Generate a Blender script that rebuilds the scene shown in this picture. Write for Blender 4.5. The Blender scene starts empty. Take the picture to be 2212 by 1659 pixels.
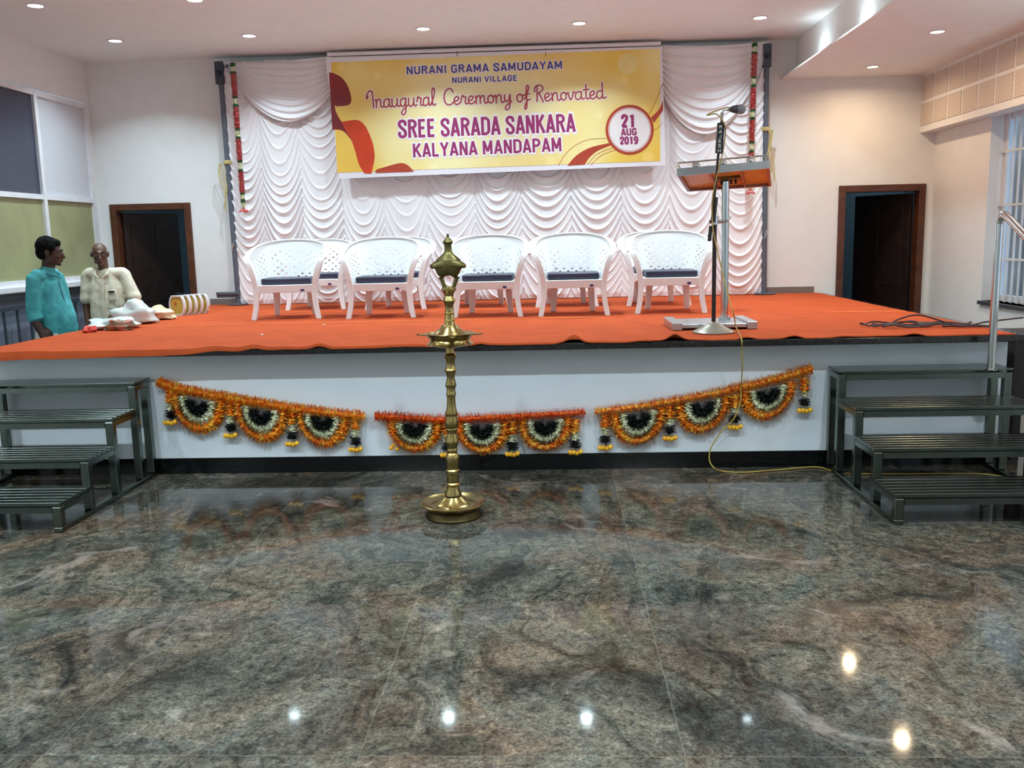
import bpy, math, random
import numpy as np
from mathutils import Vector, Matrix, Quaternion
random.seed(7); rng=np.random.RandomState(5)
PI=math.pi
sc=bpy.context.scene; col=sc.collection
# ------------------------------------------------------------------ camera
F=1945.0; CX,CY=1106.0,829.5; CAMH=1.6
def _n(v): v=np.array(v,float); return v/np.linalg.norm(v)
_Z=_n([84.,-317.5,F]); _d=_n(np.cross(_Z,[1,-.0235,0.])); _X=_n(np.cross(_d,_Z))
RC=np.stack([_X,_Z,-_d])                       # world = RC @ camera vector (x right, y down, z forward)
CAM=np.array([0,0,CAMH])
def at(x,y,**k):                               # the point of a real plane that shows at pixel x,y
    (a,v),=k.items(); i='XYZ'.index(a)
    r=RC@np.array([x-CX,y-CY,F]); p=CAM+r*(v-CAM[i])/r[i]
    return Vector(p)
cam=bpy.data.cameras.new('camera'); co=bpy.data.objects.new('camera',cam); col.objects.link(co)
cam.sensor_width=36; cam.lens=F/2212*36; cam.clip_start=.05; cam.clip_end=100
M=np.stack([RC@np.array([1,0,0.]),RC@np.array([0,-1,0.]),RC@np.array([0,0,-1.])],axis=1)
m4=Matrix.Identity(4)
for i in range(3):
    for j in range(3): m4[i][j]=M[i][j]
m4.translation=Vector(CAM); co.matrix_world=m4
sc.camera=co
# ------------------------------------------------------------------ world, exposure, large lights
sc.view_settings.view_transform='Standard'; sc.view_settings.look='None'
sc.view_settings.gamma=1; sc.view_settings.use_curve_mapping=False
sc.view_settings.exposure=0.0
w=bpy.data.worlds.new('sky'); sc.world=w; w.use_nodes=True
bg=w.node_tree.nodes['Background']; bg.inputs[0].default_value=(.62,.80,1.0,1); bg.inputs[1].default_value=2.2
STAGE_W=21.0; HALL_W=16.0; WARM_W=11.0; UP_W=1.6; TUBE_E=62.0
COOL=(.70,.91,1.0); NEUT=(1.0,.93,.92); WARM=(1.0,.74,.46)
# ------------------------------------------------------------------ materials
MATS={}
def lin(c): return tuple(((v/255)/12.92 if v/255<=.04045 else ((v/255+.055)/1.055)**2.4) for v in c)
def mat(name,c,rough=.5,metal=0,var=.06,scale=6,bump=0,bscale=60,spec=.5,coat=0,emit=None,es=1,trans=0,alpha=1,c2=None,sheen=0,aniso=0):
    if name in MATS: return MATS[name]
    m=bpy.data.materials.new(name); m.use_nodes=True; nt=m.node_tree; N=nt.nodes; L=nt.links
    b=N['Principled BSDF']; base=lin(c)
    tc=N.new('ShaderNodeTexCoord'); nz=N.new('ShaderNodeTexNoise'); nz.inputs['Scale'].default_value=scale; nz.inputs['Detail'].default_value=4
    L.new(tc.outputs['Object'],nz.inputs['Vector'])
    cr=N.new('ShaderNodeValToRGB'); L.new(nz.outputs[0],cr.inputs[0])
    e=cr.color_ramp.elements; e[0].position=.3; e[1].position=.7
    a=lin(c2) if c2 else tuple(v*(1-var) for v in base); z=base if c2 else tuple(min(1,v*(1+var)) for v in base)
    e[0].color=(*a,1); e[1].color=(*z,1)
    L.new(cr.outputs[0],b.inputs['Base Color'])
    b.inputs['Roughness'].default_value=rough; b.inputs['Metallic'].default_value=metal
    b.inputs['Specular IOR Level'].default_value=spec; b.inputs['Coat Weight'].default_value=coat
    b.inputs['Transmission Weight'].default_value=trans; b.inputs['Alpha'].default_value=alpha
    b.inputs['Sheen Weight'].default_value=sheen
    if emit: b.inputs['Emission Color'].default_value=(*emit,1); b.inputs['Emission Strength'].default_value=es
    if bump:
        n2=N.new('ShaderNodeTexNoise'); n2.inputs['Scale'].default_value=bscale; n2.inputs['Detail'].default_value=3
        L.new(tc.outputs['Object'],n2.inputs['Vector'])
        bp=N.new('ShaderNodeBump'); bp.inputs['Strength'].default_value=bump; bp.inputs['Distance'].default_value=.01
        L.new(n2.outputs[0],bp.inputs['Height']); L.new(bp.outputs[0],b.inputs['Normal'])
    MATS[name]=m; return m
WALL=mat('wall_paint',(231,231,230),.62,bump=.05,bscale=90,var=.02)
CEIL=mat('ceiling_paint',(238,238,236),.7,var=.02)
WARMWALL=WALL
BODYP=mat('stage_paint',(222,224,228),.35,var=.03,scale=2.5,bump=.05,bscale=30)
GRAN=mat('dark_granite',(34,30,28),.12,var=.5,scale=80)
SKIRT=mat('black_granite',(10,12,13),.10,var=.5,scale=120)
BASEG=mat('grey_granite',(122,112,108),.25,var=.2,scale=60)
WHITEP=mat('white_frame',(226,226,230),.4)
STEEL=mat('brushed_steel',(104,112,106),.22,1,var=.10,scale=20,bump=.03,bscale=300)
LSTEEL=mat('pale_steel',(186,188,190),.3,.85,var=.06,scale=20)
CHROME=mat('polished_steel',(205,205,205),.12,1,var=.02)
BRASS=mat('old_brass',(160,138,86),.24,1,var=.16,scale=14,bump=.06,bscale=40)
BRASS_SHADE=mat('shaded_brass_foot',(66,56,34),.45,1,var=.2,scale=16)  # brass darkened to paint in the shade under the base dish
BRASSD=mat('dull_brass',(112,102,64),.36,1,var=.25,scale=16,bump=.1,bscale=40)
PLAST=mat('white_plastic',(238,238,238),.32,var=.01)
NAVY=mat('navy_vinyl',(44,44,66),.42,var=.12,bump=.1,bscale=40)
WOOD=mat('door_frame_wood',(84,44,22),.4,var=.35,scale=12)
LEAF=mat('door_leaf_wood',(34,22,18),.4,var=.35,scale=9)
BLUEW=mat('blue_grey_paint',(92,116,128),.7)
FABRIC=mat('satin_cloth',(236,232,234),.36,var=.02,sheen=.4)
GREYM=mat('painted_pole',(92,98,110),.45,.2,var=.12)
DARKM=mat('dark_pole',(58,66,76),.45,.2,var=.15)
BLACK=mat('black_plastic',(22,22,26),.45)
ROPE=mat('jute_rope',(196,178,120),.8,var=.2,scale=60)
YCABLE=mat('yellow_cable',(176,146,62),.5,var=.1)
PCABLE=mat('dark_cable',(52,34,42),.45,var=.2)
DGLASS=mat('dark_pane',(62,64,80),.18,var=.12,scale=2)
YGLASS=mat('frosted_pane',(156,157,116),.5,var=.12,scale=3)
WPANEL=mat('white_panel',(206,208,214),.4,var=.02)
GREYW=mat('grey_paint',(120,126,142),.6,var=.05)
TEAL=mat('teal_cotton',(74,172,176),.75,var=.14,scale=14,bump=.35,bscale=14,c2=(52,140,146))
CREAM=mat('cream_cotton',(226,218,196),.75,var=.1,scale=12,bump=.35,bscale=12,c2=(196,190,168))
DHOTI=mat('white_dhoti',(208,212,210),.8,var=.08,scale=20,bump=.2,bscale=18)
SKIN1=mat('brown_skin',(62,38,28),.5,var=.12,scale=20)
SKIN2=mat('warm_brown_skin',(88,58,43),.45,var=.12,scale=16)
HAIR=mat('black_hair',(9,9,10),.9,bump=.5,bscale=80,spec=.15)
GHAIR=mat('grey_stubble',(128,112,102),.6,bump=.3,bscale=90)
EYEW=mat('eye_white',(220,215,205),.3)
def petal(name,stops,scale):
    m=bpy.data.materials.new(name); m.use_nodes=True; nt=m.node_tree; N=nt.nodes; L=nt.links; b=N['Principled BSDF']
    tc=N.new('ShaderNodeTexCoord'); nz=N.new('ShaderNodeTexNoise'); nz.inputs['Scale'].default_value=scale; nz.inputs['Detail'].default_value=3
    L.new(tc.outputs['Object'],nz.inputs['Vector']); cr=N.new('ShaderNodeValToRGB'); L.new(nz.outputs[0],cr.inputs[0])
    e=cr.color_ramp.elements; e[0].position=stops[0][0]; e[0].color=(*lin(stops[0][1]),1); e[1].position=stops[-1][0]; e[1].color=(*lin(stops[-1][1]),1)
    for p,c in stops[1:-1]: q=e.new(p); q.color=(*lin(c),1)
    L.new(cr.outputs[0],b.inputs['Base Color']); b.inputs['Roughness'].default_value=.38; b.inputs['Specular IOR Level'].default_value=.5
    return m
ORANGE=petal('marigold_petals',[(.3,(240,116,14)),(.46,(252,150,30)),(.62,(255,210,84))],30)
REDOR=petal('deep_orange_petals',[(.3,(226,70,8)),(.5,(240,104,18)),(.7,(252,160,46))],30)
YELP=petal('yellow_petals',[(.3,(236,150,20)),(.7,(246,196,50))],40)
CREAMP=petal('cream_petals',[(.3,(222,222,178)),(.7,(250,248,226))],40)
BLACKP=petal('black_petals',[(.3,(12,14,16)),(.7,(30,34,32))],40)
REDP=petal('red_petals',[(.3,(176,58,56)),(.7,(226,120,116))],60)
GREENP=petal('green_petals',[(.3,(34,84,50)),(.7,(62,120,70))],60)
# ------------------------------------------------------------------ mesh builder
class MB:
    def __init__(s): s.v=[]; s.f=[]
    def add(s,vs,fs):
        o=len(s.v); s.v+= [tuple(v) for v in vs]; s.f+=[tuple(i+o for i in f) for f in fs]; return s
    def box(s,a,b,rot=None,piv=None):
        x0,x1=sorted((a[0],b[0])); y0,y1=sorted((a[1],b[1])); z0,z1=sorted((a[2],b[2]))
        vs=[Vector((x,y,z)) for z in (z0,z1) for y in (y0,y1) for x in (x0,x1)]
        if rot: p=Vector(piv); vs=[rot@(v-p)+p for v in vs]
        return s.add(vs,[(0,2,3,1),(4,5,7,6),(0,1,5,4),(2,6,7,3),(1,3,7,5),(0,4,6,2)])
    def tube(s,path,r,seg=10,sx=1,closed=False,cap=True):
        P=[Vector(p) for p in path]; n=len(P); R=r if isinstance(r,(list,tuple)) else [r]*n
        t0=(P[1]-P[0]).normalized(); up=Vector((0,0,1)) if abs(t0.z)<.9 else Vector((0,1,0))
        u=(up-t0*up.dot(t0)).normalized(); vs=[]; fs=[]
        for i in range(n):
            if closed: t=(P[(i+1)%n]-P[i-1]).normalized()
            else: t=(P[min(i+1,n-1)]-P[max(i-1,0)]).normalized()
            u=(u-t*u.dot(t)).normalized(); w=t.cross(u)
            for k in range(seg):
                a=2*PI*k/seg; vs.append(P[i]+u*math.cos(a)*R[i]+w*math.sin(a)*R[i]*sx)
        for i in range(n if closed else n-1):
            j=(i+1)%n
            for k in range(seg):
                l=(k+1)%seg; fs.append((i*seg+k,i*seg+l,j*seg+l,j*seg+k))
        if not closed and cap: fs.append(tuple(range(seg))[::-1]); fs.append(tuple((n-1)*seg+k for k in range(seg)))
        return s.add(vs,fs)
    def lathe(s,prof,c=(0,0,0),seg=32,sy=1,axis=None):
        c=Vector(c); vs=[]; fs=[]
        for r,z in prof:
            for k in range(seg):
                a=2*PI*k/seg; off=Vector((0,0,0)) if axis is None else axis*z
                vs.append(c+off+Vector((r*math.cos(a),r*math.sin(a)*sy,z)))
        n=len(prof)
        for i in range(n-1):
            for k in range(seg):
                l=(k+1)%seg; fs.append((i*seg+k,i*seg+l,(i+1)*seg+l,(i+1)*seg+k))
        fs.append(tuple(range(seg))[::-1]); fs.append(tuple((n-1)*seg+k for k in range(seg)))
        return s.add(vs,fs)
    def ell(s,c,r,seg=16,rings=10,rot=None):
        c=Vector(c); r=(r,r,r) if not hasattr(r,'__len__') else r; vs=[]; fs=[]
        for i in range(rings+1):
            th=PI*i/rings
            for k in range(seg):
                a=2*PI*k/seg; v=Vector((r[0]*math.sin(th)*math.cos(a),r[1]*math.sin(th)*math.sin(a),r[2]*math.cos(th)))
                if rot: v=rot@v
                vs.append(c+v)
        for i in range(rings):
            for k in range(seg):
                l=(k+1)%seg; fs.append((i*seg+k,(i+1)*seg+k,(i+1)*seg+l,i*seg+l))
        return s.add(vs,fs)
    def prism(s,poly,fn,d0,d1):                # poly of (a,b); fn(a,b,d)->xyz
        n=len(poly); vs=[fn(a,b,d0) for a,b in poly]+[fn(a,b,d1) for a,b in poly]
        return s.add(vs,[tuple(range(n))[::-1],tuple(range(n,2*n))]+[(i,(i+1)%n,(i+1)%n+n,i+n) for i in range(n)])
    def build(s,name,m,parent=None,smooth=True,label=None,ang=40):
        me=bpy.data.meshes.new(name); me.from_pydata([tuple(v) for v in s.v],[],s.f); me.update()
        return link(name,me,m,parent,smooth,label,ang)
def link(name,me,m,parent=None,smooth=True,label=None,ang=40):
    if m: me.materials.append(m)
    o=bpy.data.objects.new(name,me); col.objects.link(o)
    if smooth:
        me.polygons.foreach_set('use_smooth',[True]*len(me.polygons))
        try: me.set_sharp_from_angle(angle=math.radians(ang))
        except Exception: pass
    if parent:
        o.parent=parent; T=Matrix.Translation(-PW.get(parent,Vector((0,0,0)))) if parent in PW else None
        if T is not None: me.transform(T)
        PW[o]=PW[parent] if parent in PW else Vector((0,0,0))
    if label: o['label']=label
    return o
PW={}
def thing(name,label,cat,loc=(0,0,0),group=None,local=False):
    """an Empty at the thing's base; its parts' meshes are written in world coordinates unless local"""
    o=bpy.data.objects.new(name,None); col.objects.link(o); o.location=loc; o.empty_display_size=.1
    o['label']=label; o['category']=cat
    if group: o['group']=group
    if not local: PW[o]=Vector(loc)
    return o
def tag(o,label,cat,group=None,kind=None):
    o['label']=label; o['category']=cat
    if group: o['group']=group
    if kind: o['kind']=kind
    return o
def struct(o,label=None):
    o['kind']='structure'
    if label: o['label']=label
    return o
def bevel(o,wd=.004,seg=2):
    b=o.modifiers.new('bevel','BEVEL'); b.width=wd; b.segments=seg; b.limit_method='ANGLE'; return o
def copy_tree(o,parent=None):
    c=o.copy(); col.objects.link(c)
    if parent: c.parent=parent
    for ch in list(o.children): copy_tree(ch,c)
    return c
def bez(pts,n=10,closed=False):                # Catmull-Rom through points
    P=[Vector(p) if len(p)==3 else Vector((p[0],p[1],0)) for p in pts]; out=[]
    N=len(P)
    for i in range(N-1 if not closed else N):
        a=P[i-1] if (i>0 or closed) else P[0]*2-P[1]; b=P[i]; c=P[(i+1)%N]; d=P[(i+2)%N] if (i+2<N or closed) else c*2-b
        for k in range(n):
            t=k/n; out.append(.5*((2*b)+(-a+c)*t+(2*a-5*b+4*c-d)*t*t+(-a+3*b-3*c+d)*t**3))
    if not closed: out.append(P[-1])
    return out
# ------------------------------------------------------------------ room shell
S=.907; BY=10.35; XL=-5.2; XR=4.22; CZ=3.65; LZ=3.237; BX=2.53; NEAR=-4.0; FY=6.12; SLY=5.925; SXL=-3.97; SXR=2.97
def floor_mat():
    m=bpy.data.materials.new('polished_granite'); m.use_nodes=True; nt=m.node_tree; N=nt.nodes; L=nt.links; b=N['Principled BSDF']
    tc=N.new('ShaderNodeTexCoord')
    def noise(v,sc_,det=4,dist=0,rough=.55):
        n=N.new('ShaderNodeTexNoise'); n.inputs['Scale'].default_value=sc_; n.inputs['Detail'].default_value=det; n.inputs['Distortion'].default_value=dist; n.inputs['Roughness'].default_value=rough
        L.new(v,n.inputs['Vector']); return n
    def vm(op,a,b_=None,sc_=None):
        n=N.new('ShaderNodeVectorMath'); n.operation=op; L.new(a,n.inputs[0])
        if b_ is not None:
            if hasattr(b_,'default_value'): L.new(b_,n.inputs[1])
            else: n.inputs[1].default_value=b_
        if sc_ is not None: n.inputs['Scale'].default_value=sc_
        return n.outputs[0]
    def ramp(f,st):
        r=N.new('ShaderNodeValToRGB'); L.new(f,r.inputs[0]); e=r.color_ramp.elements
        e[0].position=st[0][0]; e[0].color=(*lin(st[0][1]),1); e[1].position=st[-1][0]; e[1].color=(*lin(st[-1][1]),1)
        for p,c in st[1:-1]: q=e.new(p); q.color=(*lin(c),1)
        return r.outputs[0]
    def mix(f,a,b_,bt='MIX'):
        n=N.new('ShaderNodeMix'); n.data_type='RGBA'; n.blend_type=bt
        if isinstance(f,float): n.inputs[0].default_value=f
        else: L.new(f,n.inputs[0])
        L.new(a,n.inputs[6]); L.new(b_,n.inputs[7]); return n.outputs[2]
    P=tc.outputs['Object']
    s0=N.new('ShaderNodeSeparateXYZ'); L.new(P,s0.inputs[0])
    def cell(o,off_,per):
        a=N.new('ShaderNodeMath'); a.operation='ADD'; L.new(o,a.inputs[0]); a.inputs[1].default_value=off_
        d=N.new('ShaderNodeMath'); d.operation='DIVIDE'; L.new(a.outputs[0],d.inputs[0]); d.inputs[1].default_value=per
        f=N.new('ShaderNodeMath'); f.operation='FLOOR'; L.new(d.outputs[0],f.inputs[0]); return f.outputs[0]
    cb=N.new('ShaderNodeCombineXYZ'); L.new(cell(s0.outputs[0],.63+1.02*20,1.02),cb.inputs[0]); L.new(cell(s0.outputs[1],-2.59+3.4*5,3.4),cb.inputs[1])
    P0=P; P=vm('ADD',P,vm('MULTIPLY',cb.outputs[0],(.10,.16,0)))
    w1=noise(P,.5,3,.4); off=vm('SUBTRACT',w1.outputs['Color'],(.5,.5,.5)); off=vm('SCALE',off,sc_=2.6)
    PW_=vm('ADD',P,off)
    mp=N.new('ShaderNodeMapping'); mp.inputs['Rotation'].default_value=(0,0,math.radians(-58)); mp.inputs['Scale'].default_value=(4.2,1.3,1); L.new(PW_,mp.inputs[0])
    streak=noise(mp.outputs[0],1.3,9,.9,.70)
    big=noise(PW_,1.1,4,.8); patch=noise(PW_,.9,5,1.2,.6)
    grain=noise(P,20,6,.5,.75); grain2=noise(P,75,3,.2,.7)
    base=ramp(streak.outputs[0],[(.28,(36,40,38)),(.40,(78,82,76)),(.48,(102,102,92)),(.55,(116,114,104)),(.62,(92,100,96)),(.74,(158,152,140))])
    rust=ramp(streak.outputs[0],[(.32,(50,40,32)),(.5,(112,86,66)),(.66,(132,116,98))])
    rf=ramp(big.outputs[0],[(.46,(0,0,0)),(.62,(190,190,190))])
    c=mix(rf,base,rust)
    g=ramp(grain.outputs[0],[(.36,(40,42,42)),(.46,(150,152,150)),(.58,(196,196,194)),(.68,(255,254,250))])
    c=mix(.85,c,g,'MULTIPLY')
    g2=ramp(grain2.outputs[0],[(.36,(70,72,72)),(.5,(200,200,200)),(.68,(255,255,255))])
    c=mix(.7,c,g2,'MULTIPLY')
    g3=ramp(patch.outputs[0],[(.34,(140,146,148)),(.48,(216,216,216)),(.60,(255,250,244))])
    c=mix(.9,c,g3,'MULTIPLY')
    pk=noise(P,1.9,5,1.0,.65); pkr=ramp(pk.outputs[0],[(.60,(0,0,0)),(.68,(120,120,120))])
    pkc=N.new('ShaderNodeRGB'); pkc.outputs[0].default_value=(*lin((150,140,134)),1); c=mix(pkr,c,pkc.outputs[0])
    # slab joints
    sep=N.new('ShaderNodeSeparateXYZ'); L.new(P0,sep.inputs[0])
    def joint(o,off_,per,hw):
        a=N.new('ShaderNodeMath'); a.operation='ADD'; L.new(o,a.inputs[0]); a.inputs[1].default_value=off_
        d=N.new('ShaderNodeMath'); d.operation='PINGPONG'; L.new(a.outputs[0],d.inputs[0]); d.inputs[1].default_value=per/2
        e=N.new('ShaderNodeMath'); e.operation='LESS_THAN'; L.new(d.outputs[0],e.inputs[0]); e.inputs[1].default_value=hw; return e.outputs[0]
    jx=joint(sep.outputs[0],.63+1.02*20,1.02,.0018); jy=joint(sep.outputs[1],-2.59+3.4*5,3.4,.0018)
    mx=N.new('ShaderNodeMath'); mx.operation='MAXIMUM'; L.new(jx,mx.inputs[0]); L.new(jy,mx.inputs[1])
    jc=N.new('ShaderNodeRGB'); jc.outputs[0].default_value=(*lin((118,116,106)),1)
    mj=N.new('ShaderNodeMath'); mj.operation='MULTIPLY'; L.new(mx.outputs[0],mj.inputs[0]); mj.inputs[1].default_value=.16
    c=mix(mj.outputs[0],c,jc.outputs[0])
    br_=N.new('ShaderNodeVectorMath'); br_.operation='MULTIPLY'; br_.inputs[1].default_value=(1.8,1.63,1.6); L.new(c,br_.inputs[0])
    L.new(br_.outputs[0],b.inputs['Base Color']); b.inputs['Roughness'].default_value=.062; b.inputs['Specular IOR Level'].default_value=.2
    n3=noise(P,3,2); bp=N.new('ShaderNodeBump'); bp.inputs['Strength'].default_value=.006; bp.inputs['Distance'].default_value=.01; L.new(n3.outputs[0],bp.inputs['Height']); L.new(bp.outputs[0],b.inputs['Normal'])
    return m
struct(MB().box((XL-.3,NEAR,-.1),(XR+.5,BY+3,0)).build('floor',floor_mat(),smooth=False))
struct(MB().box((XL-.2,NEAR,CZ),(BX+.16,BY+.2,CZ+.1)).build('ceiling',CEIL,smooth=False))
# dropped ceiling on the right with a narrow light gutter along its open edge
cl=MB().box((BX,NEAR,LZ),(XR+.3,BY+.2,LZ+.015))
struct(cl.build('trim_2',CEIL,smooth=False),'dropped ceiling over the right side of the hall')
struct(MB().box((BX+.16,NEAR,LZ+.016),(BX+.25,BY+.2,CZ+.1)).build('trim_3',CEIL,smooth=False),'upright face between the two ceiling levels')
# back wall with two door openings
DL=(at(237,441,Y=BY).x,at(411,438,Y=BY).x); DR=(at(1812,402,Y=BY).x,at(2000,398,Y=BY).x); DH=2.086
bw=MB(); WT=.16
for a,b_ in ((XL-.2,DL[0]),(DL[1],DR[0]),(DR[1],XR+.35)): bw.box((a,BY,0),(b_,BY+WT,CZ+.1))
for a,b_ in (DL,DR): bw.box((a,BY,DH),(b_,BY+WT,CZ+.1))
struct(bw.build('wall_back',WALL,smooth=False))
# left wall: header, end pier and the part under the glazing
WZ0=1.25; WZ1=3.20; WY1=10.27; WY0=6.4
lw=MB(); lw.box((XL-.15,NEAR,WZ1),(XL,BY,CZ)); lw.box((XL-.15,WY1,0),(XL,BY,WZ1)); lw.box((XL-.15,NEAR,0),(XL,WY0,WZ1))
struct(lw.build('wall_left',WALL,smooth=False))
struct(MB().box((XL-.15,WY0,0),(XL,WY1,WZ0)).build('wall_left_lower',GREYW,smooth=False))
o=thing('window_1','','',(XL,8.3,WZ0)); del o['label']; del o['category']; struct(o,'glazed partition with dark, white and yellowish panes in the left wall')
MY=9.23; fr=MB(); x0,x1=XL-.04,XL+.02
for y in (WY1-.03,MY,7.75,WY0+.03): fr.box((x0,y-.03,WZ0),(x1,y+.03,WZ1-.02))
for z in (WZ0+.025,2.125,3.16): fr.box((x0+.002,WY0+.002,z-.025),(x1-.002,WY1-.002,z+.025))
fr.build('window_frame',WHITEP,o,smooth=False)
MB().box((XL-.03,MY+.03,2.14),(XL-.01,WY1-.05,3.15)).build('pane',WPANEL,o,False,'white board filling the upper right bay')
for a,b_ in ((7.78,MY-.03),(WY0+.05,7.72)): MB().box((XL-.03,a,2.14),(XL-.01,b_,3.19)).build('pane',DGLASS,o,False,'dark grey upper pane')
for a,b_ in ((MY+.03,WY1-.05),(7.78,MY-.03),(WY0+.05,7.72)): MB().box((XL-.03,a,1.27),(XL-.01,b_,2.11)).build('pane',YGLASS,o,False,'yellowish frosted lower pane')
bevel(struct(MB().box((XL-.02,WY0,1.185),(XL+.07,WY1,1.25)).build('trim_4',WHITEP,smooth=False),'pale ledge under the glazed partition'),.012)
struct(MB().box((XL-.02,WY0,1.12),(XL+.045,WY1,1.185)).build('trim_5',mat('slate_ledge',(52,58,62),.4),smooth=False),'dark band under the ledge')
rl=thing('metal_railing','dark metal railing of upright bars along the left wall','railing',(XL+.1,8.5,0))
MB().box((XL+.07,WY0+.1,1.03),(XL+.11,WY1-.1,1.07)).build('top_rail',DARKM,rl,False); MB().box((XL+.07,WY0+.1,.08),(XL+.11,WY1-.1,.11)).build('bottom_rail',DARKM,rl,False)
y=WY1-.15
while y>WY0+.1:
    MB().tube([(XL+.09,y,0),(XL+.09,y,1.04)],.013,8).build('upright_bar',DARKM,rl); y-=.215
# right wall with window openings, and a bulkhead of perforated panels above
rw=MB(); WR=[(7.3,9.07),(3.6,5.3),(.4,2.2)]; RZ0,RZ1=.885,2.66; RT=.24; ys=BY
for a,b_ in WR:
    rw.box((XR,b_,0),(XR+RT,ys,LZ+.1)); rw.box((XR,a,0),(XR+RT,b_,RZ0)); rw.box((XR,a,RZ1),(XR+RT,b_,LZ+.1)); ys=a
rw.box((XR,NEAR,0),(XR+RT,ys,LZ+.1)); struct(rw.build('wall_right',WALL,smooth=False))
struct(MB().box((XL-.2,NEAR-.15,0),(XR+.4,NEAR,CZ+.1)).build('wall_front',WALL,smooth=False))
WHG=mat('grille_paint',(214,220,224),.4); SILL=mat('slate_sill',(64,66,74),.3)
for i,(a,b_) in enumerate(WR):
    o=thing('window_%d'%(i+2),'','',(XR,a,RZ0)); del o['label']; del o['category']; struct(o,'white barred window in the right wall')
    fr=MB(); xa=XR+.13
    for y in (a+.025,(a+b_)/2,b_-.025): fr.box((xa,y-.025,RZ0),(xa+.06,y+.025,RZ1))
    for z in (RZ0+.031,RZ1-.031): fr.box((xa+.002,a+.002,z-.03),(xa+.058,b_-.002,z+.03))
    fr.build('window_frame',WHITEP,o,False)
    gr=MB(); n=int((b_-a)/.115)
    for k in range(1,n): y=a+(b_-a)*k/n; gr.box((xa-.03,y-.008,RZ0),(xa-.014,y+.008,RZ1))
    for z in (1.29,1.8,2.3): gr.box((xa-.032,a,z-.01),(xa-.012,b_,z+.01))
    gr.build('grille',WHG,o,False)
    MB().box((XR-.03,a-.02,RZ0-.035),(XR+.16,b_+.02,RZ0)).build('sill',SILL,o,False)
    g=bpy.data.materials.get('window_glass')
    if not g:
        g=bpy.data.materials.new('window_glass'); g.use_nodes=True; nt=g.node_tree; bb=nt.nodes['Principled BSDF']; nt.nodes.remove(bb)
        tr=nt.nodes.new('ShaderNodeBsdfTransparent'); gl=nt.nodes.new('ShaderNodeBsdfGlossy'); gl.inputs['Roughness'].default_value=.03; mx=nt.nodes.new('ShaderNodeMixShader'); mx.inputs[0].default_value=.08
        tr.inputs[0].default_value=(.88,.95,1,1)
        nt.links.new(tr.outputs[0],mx.inputs[1]); nt.links.new(gl.outputs[0],mx.inputs[2]); nt.links.new(mx.outputs[0],nt.nodes['Material Output'].inputs[0])
    MB().box((xa+.03,a+.03,RZ0+.04),(xa+.035,b_-.03,RZ1-.04)).build('pane',g,o,False)
# neighbouring wall seen through the bars
tag(MB().box((XR+1.5,5.0,0),(XR+1.6,13,3.4)).build('boundary_wall',mat('outer_wall',(168,150,138),.8,var=.3,scale=3),smooth=False),'weathered wall outside behind the barred window','wall')
def perf():
    m=bpy.data.materials.new('perforated_board'); m.use_nodes=True; nt=m.node_tree; N=nt.nodes; L=nt.links; b=N['Principled BSDF']
    tc=N.new('ShaderNodeTexCoord'); mp=N.new('ShaderNodeMapping'); mp.inputs['Rotation'].default_value=(0,PI/2,PI/2); L.new(tc.outputs['Object'],mp.inputs[0])
    br=N.new('ShaderNodeTexBrick'); L.new(mp.outputs[0],br.inputs[0]); br.inputs['Scale'].default_value=1; br.inputs['Mortar Size'].default_value=.004; br.inputs['Brick Width'].default_value=.035; br.inputs['Row Height'].default_value=.018; br.offset=.5
    br.inputs['Color1'].default_value=(*lin((226,214,202)),1); br.inputs['Color2'].default_value=(*lin((220,208,196)),1); br.inputs['Mortar'].default_value=(*lin((186,172,158)),1)
    L.new(br.outputs[0],b.inputs['Base Color']); b.inputs['Roughness'].default_value=.7; return m
BHX=4.05; BHZ=2.63
bh=MB().box((BHX,NEAR,BHZ),(XR+.02,BY,LZ+.02)); struct(bh.build('trim_6',WALL,smooth=False),'bulkhead along the top of the right wall')
ap=thing('acoustic_panel_band','perforated acoustic boards in two rows on the right bulkhead','wall panel',(BHX,9,BHZ))
PF=perf(); y=BY-.02; k=0
bt=MB()
while y>4.5:
    y2=y-.335
    for z0,z1 in ((BHZ+.07,BHZ+.30),(BHZ+.335,LZ-.03)): MB().box((BHX-.006,y2+.035,z0),(BHX,y,z1)).build('board',PF,ap,False)
    y=y2; k+=1
# doors
def door(n,D,hinge,ang,label):
    o=thing('door_%d'%n,'','',(D[0],BY,0)); del o['label']; del o['category']; struct(o,label)
    fw=.075; fr=MB(); y0,y1=BY-.025,BY+.13
    fr.box((D[0],y0,0),(D[0]+fw,y1,DH)); fr.box((D[1]-fw,y0,0),(D[1],y1,DH)); fr.box((D[0]+fw,y0+.001,DH-fw),(D[1]-fw,y1,DH)); bevel(fr.build('door_frame',WOOD,o,False),.006)
    hx=D[0]+fw+.01 if hinge=='L' else D[1]-fw-.03; W=(D[1]-D[0]-2*fw)*(.88 if hinge=='L' else .985); sg=1 if hinge=='L' else -1
    rot=Matrix.Rotation(ang*sg,3,'Z'); piv=(hx,BY+.10,0)
    lf=MB().box((hx,BY+.085,.01),(hx+sg*W,BY+.12,DH-fw-.02),rot,piv)
    for z0,z1 in ((.15,.8),(.95,1.85)):
        for q in (.12,.55): lf.box((hx+sg*W*q,BY+.078,z0),(hx+sg*W*(q+.33),BY+.085,z1),rot,piv)
    lo=bevel(lf.build('door_leaf',LEAF,o,False),.004)
    hp=rot@(Vector((hx+sg*(W-.06),BY+.06,1.02))-Vector(piv))+Vector(piv); q=rot@Vector((-sg*.09,-.0,0)); t=rot@Vector((0,-.04,0))
    hd=MB().tube([hp-t,hp+t*.6],.012,8).tube([hp+t*.6,hp+t*.6+q],.009,8).build('door_handle',CHROME,lo)
    return o
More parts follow.
